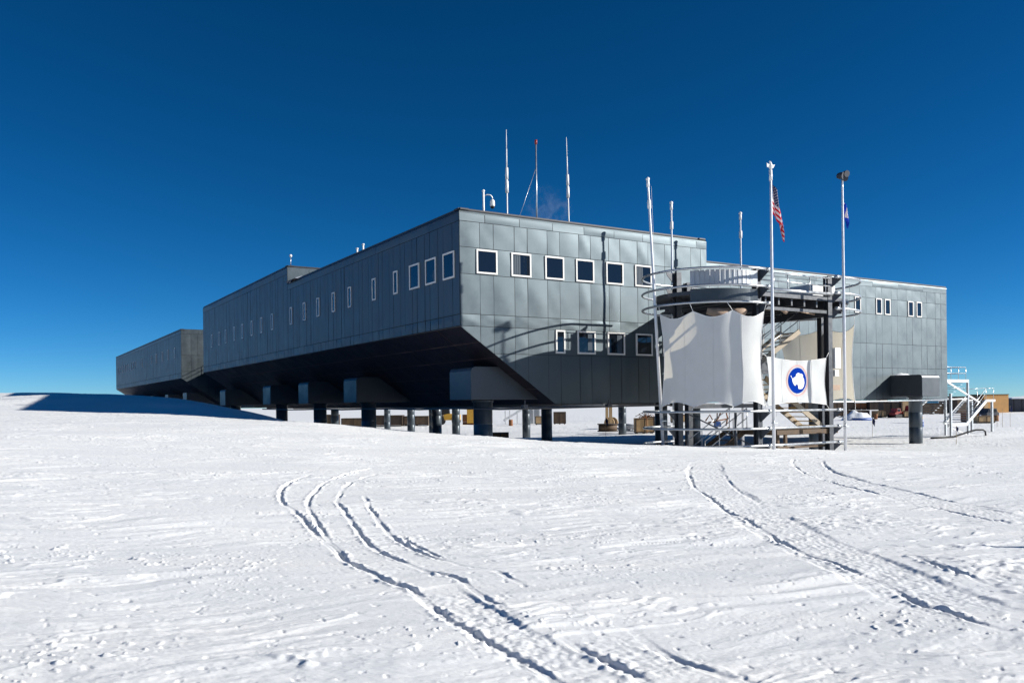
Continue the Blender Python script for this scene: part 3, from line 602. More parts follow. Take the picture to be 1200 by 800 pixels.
mb = MB(); strip(mb, pa, 4.40, 4.92); o = mb.build('deck_fascia', M['leg'], TW); sm = o.modifiers.new('s', 'SOLIDIFY'); sm.thickness = .04
# straight guard rail of the front bay and back rail
mb = MB()
for z in (5.72, 5.36): mb.tube([(10.6,-8.05,z), (15.3,-8.05,z)], .03, 8)
for u in (11.5, 12.4, 13.9, 15.0): mb.tube([(u,-8.05,4.9), (u,-8.05,5.72)], .022, 8)
mb.tube([(10.6,-8.1,4.98), (15.4,-8.1,4.98)], .075, 10)
for z in (5.72, 5.3): mb.tube([(10,-3.05,z), (16.2,-3.05,z)], .025, 6)
for i in range(6): mb.tube([(10.2+i*1.15,-3.05,4.9), (10.2+i*1.15,-3.05,5.72)], .02, 6)
mb.build('guard_rail', M['galv'], TW)
mb = MB(); mb.box(15.9, 17.6, -6.6, -5.2, 4.9, 5.7); mb.build('deck_locker', M['white'], TW, bevel=.03)
# bridge from the deck to the station and mid landing
mb = MB(); mb.box(12.2, 14.2, -3.2, -.02, 4.66, 4.82); mb.build('bridge', M['steel'], TW)
mb = MB(); mb.box(11.2, 15.2, -4.8, -3.5, 1.4, 1.52); mb.box(11.2, 15.3, -4.82, -4.78, 1.52, 2.3); mb.build('middle_landing', M['steel'], TW)
mb = MB()
for z in (2.35, 2.6): mb.tube([(11.0,-4.8,z), (15.4,-4.8,z)], .022, 6)
for i in range(5): mb.tube([(11.1+i*1.05,-4.8,1.4), (11.1+i*1.05,-4.8,2.6)], .02, 6)
mb.build('landing_rail', M['steel'], TW)
# stair flights
def flight(a, b, v0, v1, n, rail=True, tread=M['yellow'], strm=M['tanmetal']):
    a = np.array(a, float); b = np.array(b, float); mb = MB()   # a,b = (u,z) low, high
    for v in (v0, v1): mb.beam((a[0], v, a[1]), (b[0], v, b[1]), .06, .24)
    o = mb.build('stair_stringer', strm, TW)
    mb = MB()
    for i in range(n):
        t_ = (i+.5)/n; p = a+(b-a)*t_; s_ = .15; mb.box(p[0]-s_, p[0]+s_, v0+.05, v1-.05, p[1]+.02, p[1]+.055)
    mb.build('stair_treads', tread, TW)
    if rail:
        mb = MB()
        for v in (v0, v1):
            for hgt in (.55, 1.0): mb.tube([(a[0], v, a[1]+hgt), (b[0], v, b[1]+hgt)], .022, 6)
            for i in range(4): p = a+(b-a)*(i/3.); mb.tube([(p[0], v, p[1]), (p[0], v, p[1]+1.0)], .02, 6)
        mb.build('stair_rail', M['galv'], TW)
flight((15.2,-1.30), (11.2, 1.05), -7.75, -6.5, 11, rail=False)
flight((9.2,-2.75), (11.9,-1.30), -6.0, -4.9, 7, tread=M['brown'], strm=M['brown'])
flight((11.3,1.1), (15.4,3.4), -6.2, -5.1, 10, tread=M['brown'])
flight((13.6,3.4), (10.9,4.8), -4.9, -3.9, 7, tread=M['brown'], rail=False)
mb = MB(); mb.box(11.7, 15.9, -7.95, -4.7, -1.52, -1.30); mb.build('lower_landing', M['brown'], TW)
for u, v in ((12.0,-7.7), (15.7,-7.7), (12.0,-5), (15.7,-5)): mb = MB(); mb.box(u-.07, u+.07, v-.07, v+.07, -3.4, -1.5); mb.build('landing_leg', M['brown'], TW)
mb = MB(); mb.beam((12,-7.7,-2.1), (15.7,-7.7,-2.1), .05, .1); mb.build('cross_bar', M['brown'], TW)
mb = MB(); mb.box(9.75, 10.42, -8.12, -7.75, 1.50, 2.46); mb.box(9.85, 10.35, -8.05, -7.8, 1.1, 1.42); mb.build('junction_box', M['white'], TW, bevel=.015)
mb = MB(); mb.box(15.55, 15.95, -8.12, -7.7, 1.52, 2.48); mb.box(15.62, 15.9, -8.05, -7.75, 1.15, 1.45); mb.build('junction_box', M['white'], TW, bevel=.015)
mb = MB(); mb.box(9.9, 10.42, -7.95, -7.85, .5, .75); mb.box(15.45, 16.1, -7.95, -7.85, .5, .75)
mb.tube([(11.2,-7.6,4.15), (13.4,-7.6,4.2), (15,-7.4,4.1)], .05, 8); mb.tube([(12.5,-7.5,4.25), (12.8,-7.6,4.05), (13.0,-7.5,4.2)], .08, 8)
mb.build('pipework', M['tarp'], TW)
# diagonal bracing and dark clutter low in the tower
for a_, b_, w_, h_ in [((8.1,-5.5,.3), (10.5,-7.8,.3), .12, .2), ((8.1,-5.5,-.3), (10.5,-7.8,-2.0), .06, .06), ((10.9,-3.2,-.2), (15.7,-3.2,-.2), .12, .2)]: mb = MB(); mb.beam(a_, b_, w_, h_); mb.build('brace', M['steel'], TW)
for u, v in ((9.0,-8.05), (7.6,-6.6)): mb = MB(); mb.tube([(u,v,-2.6), (u,v,-.4)], .06, 8); mb.build('rail_post', M['steel'], TW)
# ---------------- sails
def sail(name, label, path, zt, zb, scT, scB, nT, nB, bow, side=.0, nx=48, nz=28, emblem=False, outward=1):
    path = [np.array(p, float) for p in path]; seg = [np.linalg.norm(path[i+1]-path[i]) for i in range(len(path)-1)]; tot = sum(seg)
    def at(s):
        d = s*tot; i = 0
        while i < len(seg)-1 and d > seg[i]: d -= seg[i]; i += 1
        return path[i]+(path[i+1]-path[i])*min(1, d/seg[i])
    def surf(s, t):
        s2 = s+side*math.sin(math.pi*t)*(1-2*s)*1.0*abs(1-2*s)**3
        p = at(min(1, max(0, s2))); q = at(min(1, max(0, s2)+.01)) if s2 < .99 else at(1.0)*2-at(.99)
        d = q-p; d = d/(np.linalg.norm(d)+1e-9); n = np.array([d[1], -d[0]])*outward
        top = zt-scT*abs(math.sin(math.pi*s*nT))**1.2; bot = zb+scB*abs(math.sin(math.pi*s*nB))**1.2
        z = bot+(top-bot)*t
        off = -bow*math.sin(math.pi*s)*math.sin(math.pi*t)+.025*math.sin(9*s+4*t)*math.sin(math.pi*t)+.02*math.sin(23*s-6*t)*(abs(2*t-1)**2)
        p2 = p+n*off
        return np.array([p2[0], p2[1], z]), np.array([n[0], n[1], 0])
    t_ = thing(name, label, 'windbreak', ORG, TH, 'cloth windbreaks laced to the tower')
    vs = [surf(i/nx, j/nz)[0] for j in range(nz+1) for i in range(nx+1)]
    mb = MB(); mb.add(vs, [(j*(nx+1)+i, j*(nx+1)+i+1, (j+1)*(nx+1)+i+1, (j+1)*(nx+1)+i) for j in range(nz) for i in range(nx)], 0, True)
    o = mb.build('cloth', M['sail'], t_, fix=False)
    mb = MB()
    ed = [surf(i/nx, 1)[0] for i in range(nx+1)]; mb.tube(ed, .014, 6); mb.tube([surf(i/nx, 0)[0] for i in range(nx+1)], .014, 6)
    mb.tube([surf(0, j/nz)[0] for j in range(nz+1)], .014, 6); mb.tube([surf(1, j/nz)[0] for j in range(nz+1)], .014, 6)
    mb.build('hem_rope', M['white'], t_)
    k_ = max(1, int(tot/1.3))
    for q_ in range(1, k_+1):
        mb = MB(); s_ = q_/(k_+1.); mb.tube([surf(s_, .02+.96*j/nz)[0] for j in range(nz+1)], .0085, 5); mb.build('seam', M['sail'], t_)
    return t_, surf
pathL = arc(2.93, 180, 270, cL, 24)+[(10.42, -8.43)]
tL, sL = sail('windbreak_sail', 'large white windbreak sail laced between the curved rails on the left of the tower', pathL, 3.90, -.18, .26, .20, 3, 3, .03, .05)
mb = MB()
for k in range(4):
    for tt, z in ((1, 4.28), (0, -.41)):
        p = sL(k/3., tt)[0]; s_ = k/3.
        ang = 180+90*min(1, s_*1.0); q = (cL+3*math.cos(R(ang)), cv+3*math.sin(R(ang)), z) if k < 3 else (10.5, -8.5, z)
        mb.tube([p, q], .012, 6)
mb.build('lashing', M['white'], tL)
tM, sM = sail('windbreak_sail', 'small white windbreak sail bearing a round blue Antarctica emblem, on the front of the tower', [(10.80,-8.2), (14.80,-8.2)], 1.97, -.17, .16, .14, 1, 1, .06, .03)
mb = MB()
for s_, tt, q in ((0,1,(10.62,-8.02,2.2)), (1,1,(15.2,-8.02,2.25)), (0,0,(10.6,-8.02,-.4)), (1,0,(15.2,-8.02,-.4))): mb.tube([sM(s_, tt)[0], q], .014, 6)
mb.build('lashing', M['white'], tM)
def on_sail(cx, cz, off):     # emblem coordinates: u and z on the cloth, slightly proud of it
    s = (cx-10.80)/4.0; lo, hi = 0., 1.
    for _ in range(18):
        mid = (lo+hi)/2
        if sM(s, mid)[0][2] < cz: lo = mid
        else: hi = mid
    p, n = sM(s, lo); return (cx, p[1]-off, cz)
def disc(r0, r1, off, n=40, rings=4, c=(12.83, .93)):
    mb = MB(); vs = []; fs = []
    for k in range(rings+1):
        r = r0+(r1-r0)*k/rings
        for i in range(n): a = 2*math.pi*i/n; vs.append(on_sail(c[0]+r*math.cos(a), c[1]+r*math.sin(a), off))
    for k in range(rings):
        for i in range(n): j = (i+1) % n; fs.append((k*n+i, (k+1)*n+i, (k+1)*n+j, k*n+j))
    mb.add(vs, fs, 0, True); return mb
em = disc(.001, .58, .012).build('emblem', M['blue'], tM, fix=False)
disc(.645, .675, .013, rings=1).build('emblem_ring', M['pink'], em, fix=False)
disc(.705, .715, .013, rings=1).build('emblem_ring', M['pink'], em, fix=False)
ant = [(400,322),(412,352),(428,372),(440,352),(462,340),(468,308),(482,290),(500,284),(522,296),(545,298),(562,312),(566,348),(580,378),(586,425),(578,478),(556,514),(530,520),(505,516),(502,482),(488,446),(474,452),(464,474),(448,462),(432,434),(420,400),(420,378),(404,350),(394,330)]
cx_, cy_ = 490, 397
pts = [((p[0]-cx_)/125*.58, -(p[1]-cy_)/185*.58) for p in ant]
import mathutils
tess = mathutils.geometry.tessellate_polygon([[mathutils.Vector((p[0], p[1], 0)) for p in pts]])
mb = MB(); mb.add([on_sail(12.83+p[0], .93+p[1], .022) for p in pts], [tuple(t) for t in tess], 0, False); mb.build('continent', M['wht'], em, fix=False)
ROT_FIX = True
tR, sR = sail('windbreak_sail', 'narrow white windbreak sail curving around the right end of the tower', arc(2.75, -42, 62, cR, 24), 3.75, -.12, .28, .25, 2, 2, .15, .10)
tB, sB = sail('windbreak_sail', 'shaded rear windbreak sail stretched behind the tower stairs', [(17.0,-2.62), (14.3,-2.55), (11.7,-2.62)], 3.65, -.15, .28, .2, 2, 2, .04, .04)
for tt_, pp in ((tR, sR), (tB, sB)):
    mb = MB()
    for k in range(3):
        p = pp(k/2., 1)[0]; mb.tube([p, (p[0], p[1], 4.25)], .012, 6)
        p = pp(k/2., 0)[0]; mb.tube([p, (p[0]*1.0, p[1], -.8)], .012, 6)
    mb.build('lashing', M['white'], tt_)
# rolled canvas under the deck
for k, (u, v, l_, lb) in enumerate([(9.0, -7.2, .8, 'left'), (9.75, -7.55, .6, 'middle'), (12.0, -7.2, .6, 'right')]):
    if k < 2:
        mb = MB(); mb.tube([(u-l_*.6, v+.3, 4.0), (u-l_*.2, v, 3.9), (u+l_*.3, v-.05, 3.92), (u+l_*.6, v-.1, 4.05)], [.14, .22, .21, .12], 12)
        o = mb.build('rolled_canvas', M['tarp'], None, ORG, TH); tag(o, 'roll of tan canvas tucked under the tower deck, %s of the rolls' % ('left-hand' if k == 0 else 'right-hand'), 'canvas roll', 'canvas rolls under the deck')

# ------------------------------------------------------------------ flagpoles
def flagpole(u, v, top, label, lean=(0,0), r=.06, cap='sleeve'):
    x, y, _ = W(u, v); zb = gz(x, y); t = thing('flagpole', label, 'flagpole', (x, y, zb-.1), TH, 'flagpoles around the tower')
    h = top-zb+.1; f = lambda z: (lean[0]*z/h, lean[1]*z/h, z)
    mb = MB(); mb.tube([f(-.5), f(h*.5), f(h-.3), f(h)], [r, r*.92, r*.62, r*.55], 14); mb.build('pole', M['pole'], t)
    mb = MB()
    if cap == 'sleeve':
        mb.tube([f(h-1.35), f(h-1.3), f(h-.95), f(h-.9)], [.03, .085, .085, .03], 10); mb.build('collar', M['white'], t); mb = MB(); mb.tube([f(h-.35), f(h-.05)], .07, 8); mb.sphere(f(h+.0), .09, 8)
        mb.build('truck', M['white'], t)
    elif cap == 'eagle':
        b = f(h); mb.tube([(b[0],b[1],h-.35), (b[0],b[1],h+.02)], .07, 10); mb.sphere((b[0],b[1],h+.05), .07, 8)
        mb.tube([(b[0],b[1],h+.1), (b[0]+.02,b[1],h+.28), (b[0]-.02,b[1],h+.42), (b[0]-.08,b[1],h+.47)], [.05, .075, .045, .015], 8)
        for s in (-1, 1): mb.add([(b[0]+s*.03,b[1]-.02,h+.3), (b[0]+s*.25,b[1]-.02,h+.36), (b[0]+s*.2,b[1]+.02,h+.22), (b[0]+s*.03,b[1]+.02,h+.16), (b[0]+s*.03,b[1]+.03,h+.3), (b[0]+s*.25,b[1]+.01,h+.36)], [(0,1,2,3), (4,5,2,3), (0,1,5,4)])
        mb.build('eagle_finial', M['white'], t)
    # halyard and cleat
    mb = MB(); mb.tube([(lean[0]*.1-.09, -.02, h*.1), (lean[0]-.05, 0, h-.4)], .006, 5); mb.build('halyard', M['white'], t)
    mb = MB(); mb.box(-.12, .12, -.12, .02, 1.2, 1.24); mb.tube([(-.08,-.08,1.1), (-.08,-.08,1.35)], .02, 6); mb.build('cleat', M['galv'], t)
    return t, zb, h
flagpole(7.37, -5.26, 10.0, 'leaning white flagpole left of the large sail', lean=(-.46, .29), r=.075)
flagpole(11.02, -2, 10.03, 'white flagpole between the tower and the windowed front wall', r=.065)
flagpole(15.92, -2, 10.04, 'white flagpole rising behind the middle of the tower', r=.065)
fpA, zA, hA = flagpole(10.17, -9.1, 9.75, 'white flagpole flying the striped flag in front of the tower', r=.075, cap='eagle')
fpB, zB, hB = flagpole(14.9, -9.1, 10.0, 'white flagpole topped by a dark floodlight cluster', r=.075, cap='none')
t = thing('floodlight_cluster', 'cluster of dark floodlights mounted on top of the right flagpole', 'floodlights', W(14.9, -9.1, 10.0), TH)
mb = MB(); mb.tube([(0,0,-.05), (0,0,.22)], .04, 8); mb.beam((-.25,0,.2), (.3,0,.2), .05, .05); mb.build('bracket', M['steel'], t)
for k, (dx, dy, dz, a) in enumerate([(-.17,-.05,.22,.3), (.06,-.12,.3,-.2), (.22,.05,.16,-.7), (-.02,.16,.26,.9)]):
    mb = MB(); c, s = math.cos(a), math.sin(a); q = np.array((s, -c, -.25))
    p = np.array((dx, dy, dz)); mb.tube([p-q*.1, p-q*.06, p+q*.05, p+q*.11], [.05, .12, .14, .15], 12); o = mb.build('lamp_housing', M['dkwall'], t)
# the striped flag: fly 0..1 along x, hoist 0..1 upwards
def flag(name, label, u, v, ztop, hoist, out, droop, rows, cols, fn, mats):
    t_ = bpy.data
    mb = MB(); nx, ny = cols, rows
    def P(a, b):     # a fly, b hoist (0 bottom)
        w_ = out*(a**.9)*(1-.55*b*a)
        z = -hoist*(1-b)*(1-.10*a)-droop*a**1.15*(1-.0*b)
        y = .10*math.sin(a*9+b*2.5)*a**.4+.03*math.sin(a*21+b*6)
        return (.07+w_+.02*math.sin(a*14+b*3), y, z)
    vs = [P(i/nx, j/ny) for j in range(ny+1) for i in range(nx+1)]
    o0 = len(mb.v); mb.v += vs
    for j in range(ny):
        for i in range(nx):
            mb.f.append([j*(nx+1)+i, j*(nx+1)+i+1, (j+1)*(nx+1)+i+1, (j+1)*(nx+1)+i]); mb.m.append(fn(i, j)); mb.sm.append(True)
    o = mb.build(name, mats, None, W(u, v, ztop), TH, fix=False); tag(o, label, 'flag'); return o
def usfn(i, j):      # 39 rows, 60 cols
    stripe = j//3
    if i < 24 and j >= 18:
        ii, jj = i, j-18
        return 1 if (ii % 4 == 1 and jj % 4 == 1) or (ii % 4 == 3 and jj % 4 == 3) else 2
    return 0 if stripe % 2 == 0 else 1
flag('flag', 'limp flag with red and white stripes and a starred navy corner', 10.17, -9.1, 9.33, 1.25, .80, 1.35, 39, 60, usfn, [M['red'], M['flagw'], M['flagb']])
flag('flag', 'small furled blue and white flag on the floodlight pole', 14.9, -9.1, 9.05, .7, .36, .55, 20, 24, lambda i, j: 1 if (6 < i < 14 and j > 3) or (j > 17 and i < 4) else 0, [M['flagblue'], M['flagw']])

# ------------------------------------------------------------------ background objects
def place(name, label, cat, x, y, rz=0, group=None, dz=0): return thing(name, label, cat, (x, y, gz(x, y)+dz), rz, group)
def crate(x, y, w, d, h, m, label, rz=0, name='cargo_crate', group='wooden cargo crates'):
    t = place(name, label, 'crate', x, y, rz, group)
    mb = MB(); mb.box(-w/2, w/2, -d/2, d/2, .12, h); mb.build('box', M[m], t, bevel=.01)
    mb = MB()
    for xx in (-w/2-.02, w/2-.08, -.05): mb.box(xx, xx+.1, -d/2-.03, -d/2, .12, h)
    for zz in (.12, h-.1): mb.box(-w/2+.09, w/2-.09, -d/2-.025, -d/2-.001, zz, zz+.1)
    mb.build('battens', M['dbrown' if m != 'dbrown' else 'brown'], t)
    mb = MB()
    for xx in (-w/2+.1, -.06, w/2-.22): mb.box(xx, xx+.12, -d/2, d/2, 0, .12)
    mb.build('skids', M['dbrown'], t)
    return t
# far steel stair beside the wing end
t = place('steel_stair', 'white steel outdoor stair with two landings beyond the right end of the station', 'stair', 38.6, 72.2, TH)
g0 = t.location.z
def zz(z): return z-g0
X0, Y0 = 38.6, 72.2
def L_(x, y, z): return ((x-X0)*1.7, y-Y0, zz(z))
for (x, y, z1) in [(37.15,71.8,.5), (38.85,72,1.62), (41.25,72.2,-.15), (36.2,74,.2), (38.85,74,1.62), (41.25,74,-.15)]: mb = MB(); mb.beam(L_(x, y, -3.6), L_(x, y, z1), .16, .16); mb.build('post', M['galv'], t)
mb = MB(); mb.beam(L_(35.6,72,1.55), L_(38.9,72,1.55), .14, .24); mb.beam(L_(35.6,74,1.55), L_(38.9,74,1.55), .14, .24); mb.box((35.6-X0)*1.7, (38.8-X0)*1.7, 72.07-Y0, 73.93-Y0, zz(1.5), zz(1.56)); mb.build('upper_landing', M['white'], t)
mb = MB(); mb.beam(L_(40.4,72,-.15), L_(41.3,72,-.15), .14, .2); mb.beam(L_(40.4,74,-.15), L_(41.3,74,-.15), .14, .2); mb.box((40.4-X0)*1.7, (41.2-X0)*1.7, 72.07-Y0, 73.93-Y0, zz(-.2), zz(-.14)); mb.build('outer_landing', M['white'], t)
for a_, b_, w_, h_ in [((37.0,72,1.5), (39.9,72,-.3), .1, .14), ((40.5,72,-.15), (38.7,72,-2.1), .14, .26), ((40.5,74,-.15), (38.7,74,-2.1), .14, .26), ((37.1,72,-2.15), (38.8,72,-2.15), .12, .22), ((37.1,72,-2.3), (38.7,72,-3.0), .07, .08), ((35.8,73.9,-1.2), (38.8,73.9,1.4), .1, .2), ((37.2,72,.0), (38.8,72,.05), .07, .1), ((37.3,71.95,-1.2), (38.6,71.95,.2), .05, .06)]:
    mb = MB(); mb.beam(L_(*a_), L_(*b_), w_, h_); mb.build('stringer', M['white'], t)
for x0_, x1_, z0_, z1_, n_ in ((38.75, 40.45, -2.0, -.2, 10), (36.0, 38.6, -1.1, 1.4, 14)):
    mb = MB()
    for i in range(n_): a = i/(n_-1.); mb.box((x0_+(x1_-x0_)*a-X0)*1.7-.14, (x0_+(x1_-x0_)*a-X0)*1.7+.14, 72.1-Y0, 73.9-Y0, zz(z0_+(z1_-z0_)*a), zz(z0_+.04+(z1_-z0_)*a))
    mb.build('treads', M['galv'], t)
mb = MB()
for z in (2.72, 2.2): mb.tube([L_(35.7,72,z), L_(38.7,72,z), L_(38.7,74,z)], .028, 6)
for x in (37.4, 38.05, 38.7): mb.tube([L_(x,72,1.6), L_(x,72,2.72)], .025, 6)
for (a, b) in [((38.9,72,.85), (40.5,72,.95)), ((40.5,72,.92), (41.2,72,.92)), ((40.5,74,.92), (41.2,74,.92)), ((38.8,72,-1.2), (40.5,72,.9)), ((38.8,72,-1.6), (40.4,72,.4)), ((39,74,.95), (40.6,74,1.0))]: mb.tube([L_(*a), L_(*b)], .025, 6)
for x in (39.7, 40.5, 41.2): mb.tube([L_(x,72,-.2 if x > 40 else -.9), L_(x,72,.92)], .022, 6)
mb.build('hand_rail', M['galv'], t)
# black hose in the snow
mb = MB(); z0 = gz(36.8, 69.5); P_ = [(34.2,68.9,.03), (35.4,69.2,.04), (36.4,69.4,.12), (37.5,69.6,.42), (38.3,69.7,.62), (38.95,69.8,.62), (39.15,69.8,.5), (39.2,69.8,.05), (39.15,69.9,-.1)]
mb.tube([(p[0]-36.8, p[1]-69.5, p[2]) for p in P_], .075, 10); o = mb.build('hose', M['black'], None, (36.8, 69.5, z0)); tag(o, 'thick black hose arching out of the snow by the steel stair', 'hose')
# bamboo marker flags
def marker(x, y, h, label, s=.35):
    t = place('marker_flag', label, 'marker flag', x, y, 0, 'flags on bamboo canes')
    mb = MB(); mb.tube([(0,0,-.2), (.01,0,h*.5), (0,0,h)], .014, 6); mb.build('cane', M['bamboo'], t)
    mb = MB(); vs = []; n = 6
    for i in range(n+1):
        a = i/n; vs += [(.02+s*.45*a, .05*math.sin(a*5), h-.02-.55*s*a), (.02+s*.45*a*.8, .05*math.sin(a*5+1), h-s-.75*s*a)]
    mb.add(vs, [(2*i, 2*i+2, 2*i+3, 2*i+1) for i in range(n)], 0, True); mb.build('cloth', M['flagb'], t, fix=False)
marker(31.3, 73.3, 1.75, 'navy flag on a bamboo cane in the open snow left of the wing column', .5)
marker(31.9, 60.6, 1.35, 'navy flag on a short cane just in front of the steel stair', .3)
marker(56.4, 95.5, 2.4, 'navy flag on a cane in front of the far dark building', .5)
marker(8.3, 75, 1.9, 'dark flag on a cane below the front wing, seen under the building', .5)
for k, (x, y, h) in enumerate([(50.6, 88, 2.0), (53.5, 92, 2.1)]):
    t = place('bamboo_cane', ['bare bamboo cane in the snow right of the steel stair, nearer one', 'bare bamboo cane in the snow beside the far navy flag'][k], 'cane', x, y)
    mb = MB(); mb.tube([(0,0,-.2), (0,0,h)], .016, 6); mb.build('cane', M['bamboo'], t)
# orange plywood building, dark shed
t = place('plywood_hut', 'orange plywood hut standing on the snow behind the steel stair', 'hut', 109.3, 190, R(6))
mb = MB(); mb.box(-3.1, 2.8, 0, 5, .1, 4.1); mb.build('wall', M['orange'], t)
mb = MB(); mb.box(-3.2, 2.9, -.1, 5.1, 4.1, 4.25); mb.build('roof', M['brown'], t)
mb = MB(); mb.box(-3.1, -2.2, -.06, -.01, .3, 2.4); mb.build('door', M['tan'], t)
t = place('wooden_shed', 'dark brown shed attached left of the orange plywood hut', 'shed', 103.2, 190, R(6))
mb = MB(); mb.box(-3, 3, 0, 4, .1, 3.7); mb.build('wall', M['brown'], t)
mb = MB(); mb.box(-3.1, 3.1, -.1, 4.1, 3.7, 3.85); mb.build('roof', M['dbrown'], t)
t = place('metal_building', 'low dark blue building with a snowy roof at the far right', 'building', 124.2, 200, 0)
mb = MB(); mb.box(-5.5, 12, 0, 8, 0, 3.15); mb.build('wall', M['dkwall'], t)
mb = MB()
for i in range(9): mb.box(-5.2+i*1.9, -5.05+i*1.9, -.09, -.005, 0, 3.1)
mb.build('wall_ribs', M['cap'], t)
mb = MB(); lump(mb, (3.3, 4, 3.15), 10.5, 5.6, .6, 14); mb.box(-5.7, 12.2, -.2, 8.2, 3.15, 3.42); mb.build('snowy_roof', M['snowcap'], t)
mb = MB(); mb.box(-.9, .3, -.08, -.01, .0, 2.1); mb.build('door', M['galv'], t)
t = place('pickup_truck', 'dark tracked pickup parked in front of the orange hut', 'truck', 75.2, 133, R(10))
mb = MB(); mb.prismY([(-1.1,.5), (1.1,.5), (1.1,1.1), (.9,1.15), (.65,1.75), (-.7,1.75), (-.95,1.15), (-1.1,1.1)], -.9, 3); mb.build('body', M['dkwall'], t, bevel=.05)
mb = MB(); mb.add([(-.75,-.915,1.18), (.72,-.915,1.18), (.58,-.912,1.66), (-.6,-.912,1.66)], [(0,1,2,3)]); mb.build('windscreen', M['glass'], t, fix=False)
for s in (-1, 1):
    for yy in (-.3, 2.3): mb = MB(); mb.tube([(s*.95-.14,yy,.4), (s*.95+.14,yy,.4)], .4, 14); mb.build('wheel', M['black'], t)
t = place('blue_sled', 'small bright blue covered sled beside the parked truck', 'sled', 67.8, 123.3, R(10))
mb = MB(); mb.prismY([(-.75,.2), (.75,.2), (.7,.75), (.2,.95), (-.6,.85)], -.6, .9); mb.build('cover', M['bluep'], t, bevel=.04)
mb = MB(); mb.box(-.8, -.7, -.7, 1, 0, .14); mb.box(.7, .8, -.7, 1, 0, .14); mb.box(-.8, .8, -.5, -.4, .14, .2); mb.build('runners', M['black'], t)
t = place('shipping_container', 'teal blue shipping container between the station and the steel stair', 'container', 130.5, 264, R(4))
mb = MB(); mb.box(-3.6, 3.2, 0, 4, .1, 2.7); mb.build('box', M['teal'], t, bevel=.03)
mb = MB()
for i in range(12): mb.box(-3.5+i*.56, -3.25+i*.56, -.06, -.01, .2, 2.6)
mb.build('ribs', M['teal'], t)
# long cargo row far behind the tower
row = [(96,'dbrown',4.2,2.4,'long dark crate'),(101,'brown',4.4,2.9,'long brown crate'),(105.6,'dbrown',3.6,2.2,'low dark crate'),(109.5,'brown',3.2,3.1,'tall brown crate'),(113.5,'dbrown',4,2.7,'long dark crate with brown neighbours'),(118,'rust',4,2.4,'rusty crate'),(122,'dbrown',3.2,3.2,'tall dark crate'),(125.5,'tan',2.6,3.4,'tall tan crate'),(134,'brown',3.8,2.9,'brown crate beyond the tan one'),(140,'dbrown',4.6,3.2,'big dark crate beside the teal container')]
for k, (x, m_, w_, h_, lb) in enumerate(row[:8]): crate(x, 285+(k % 3), w_, 3, h_, m_, '%s in the far cargo row, %s from its left end' % (lb, ['first','second','third','fourth','fifth','sixth','seventh','eighth'][k]))
for k, (x, y, w_, h_, m_, lb) in enumerate([(134,284,3.2,2.6,'brown','brown crate alone right of the tall tan crate in the far row'),(138.5,268,4.2,2.6,'dbrown','dark crate right of the teal container'),(143.5,268,3.4,3.0,'tan','tan crate right of the teal container behind the stair')]): crate(x, y, w_, 3, h_, m_, lb)
t = place('white_tarp_pile', 'white tarpaulin mound among the far cargo', 'tarp pile', 119.5, 262)
mb = MB(); lump(mb, (0,0,-.2), 3.0, 1.6, 2.3, 12); mb.build('tarp', M['snowcap'], t)
for k, (x, y, w_, h_, m_, lb) in enumerate([(64.4,148,1.7,1.15,'tan','small tan crate beside the red machines'),(61.6,149,2.2,1.2,'dbrown','small dark crate left of the small tan crate'),(67.9,151.5,3.2,2.6,'dbrown','tall dark crate behind the red machines'),(-17.5,118,4.6,1.5,'dbrown','long dark crate under the station, second from the right in the shaded row'),(-13.4,118.5,3.4,1.35,'brown','long brown crate under the station, at the right end of the shaded row'),(-25.6,118,2.6,1.9,'dbrown','taller dark crate under the station, at the left end of the shaded row'),(-21.8,117,3.4,1.3,'brown','low brown crate under the station beside the outer column')]): crate(x, y, w_, 2.2, h_, m_, lb)
crate(-1.1, 79.4, 1.5, 1.6, .62, 'rust', 'rusty brown box half sunk in snow beside the nearest column')
crate(13.5, 86.5, 1.9, 1.4, 1.6, 'tan', 'pale tan plywood crate behind the leaning flagpole')
crate(15.8, 90, 1.0, 1.4, 1.3, 'brown', 'small brown crate right of the pale plywood one under the station')
crate(59.6,152,2.6,1.7,1.1,'brown','low brown crate near the blue bag right of the tower')
def red_machine(x, y, label, s=1.):
    t = place('snow_machine', label, 'snow machine', x, y, R(20), 'red machines parked behind the station')
    mb = MB(); mb.prismY([(-1.3*s,.4), (1.3*s,.4), (1.3*s,1.0*s), (.4*s,1.25*s), (.2*s,2.0*s), (-.7*s,2.0*s), (-.9*s,1.2*s), (-1.3*s,1.1*s)], -.7, .7); mb.build('body', M['redm'], t, bevel=.05)
    mb = MB(); mb.prismY([(-.62*s,1.35*s), (.15*s,1.35*s), (.08*s,1.9*s), (-.6*s,1.9*s)], -.72, .72); mb.build('cab_window', M['glass'], t)
    for yy in (-.95, .7): mb = MB(); mb.prismY([(-1.3*s,.05), (1.2*s,.05), (1.5*s,.35), (1.2*s,.6), (-1.3*s,.6), (-1.5*s,.35)], yy, yy+.25); mb.build('track', M['black'], t)
red_machine(70.6, 149, 'red tracked snow machine directly left of the right-hand column'); red_machine(66.6, 146, 'smaller red snow machine with snow in front, left of its bigger neighbour', .8)
t = place('blue_bag', 'half buried blue and white bundle in the snow right of the tower', 'bundle', 56.0, 137)
mb = MB(); lump(mb, (0,0,-.1), 2.6, 1.2, 1.5, 12); mb.build('snow_cover', M['snowcap'], t)
mb = MB(); mb.tube([(-1.2,-1.1,.2), (.4,-1.3,.1), (1.8,-1.2,.2)], [.2, .25, .3], 8); mb.build('bag', M['bluep'], t)
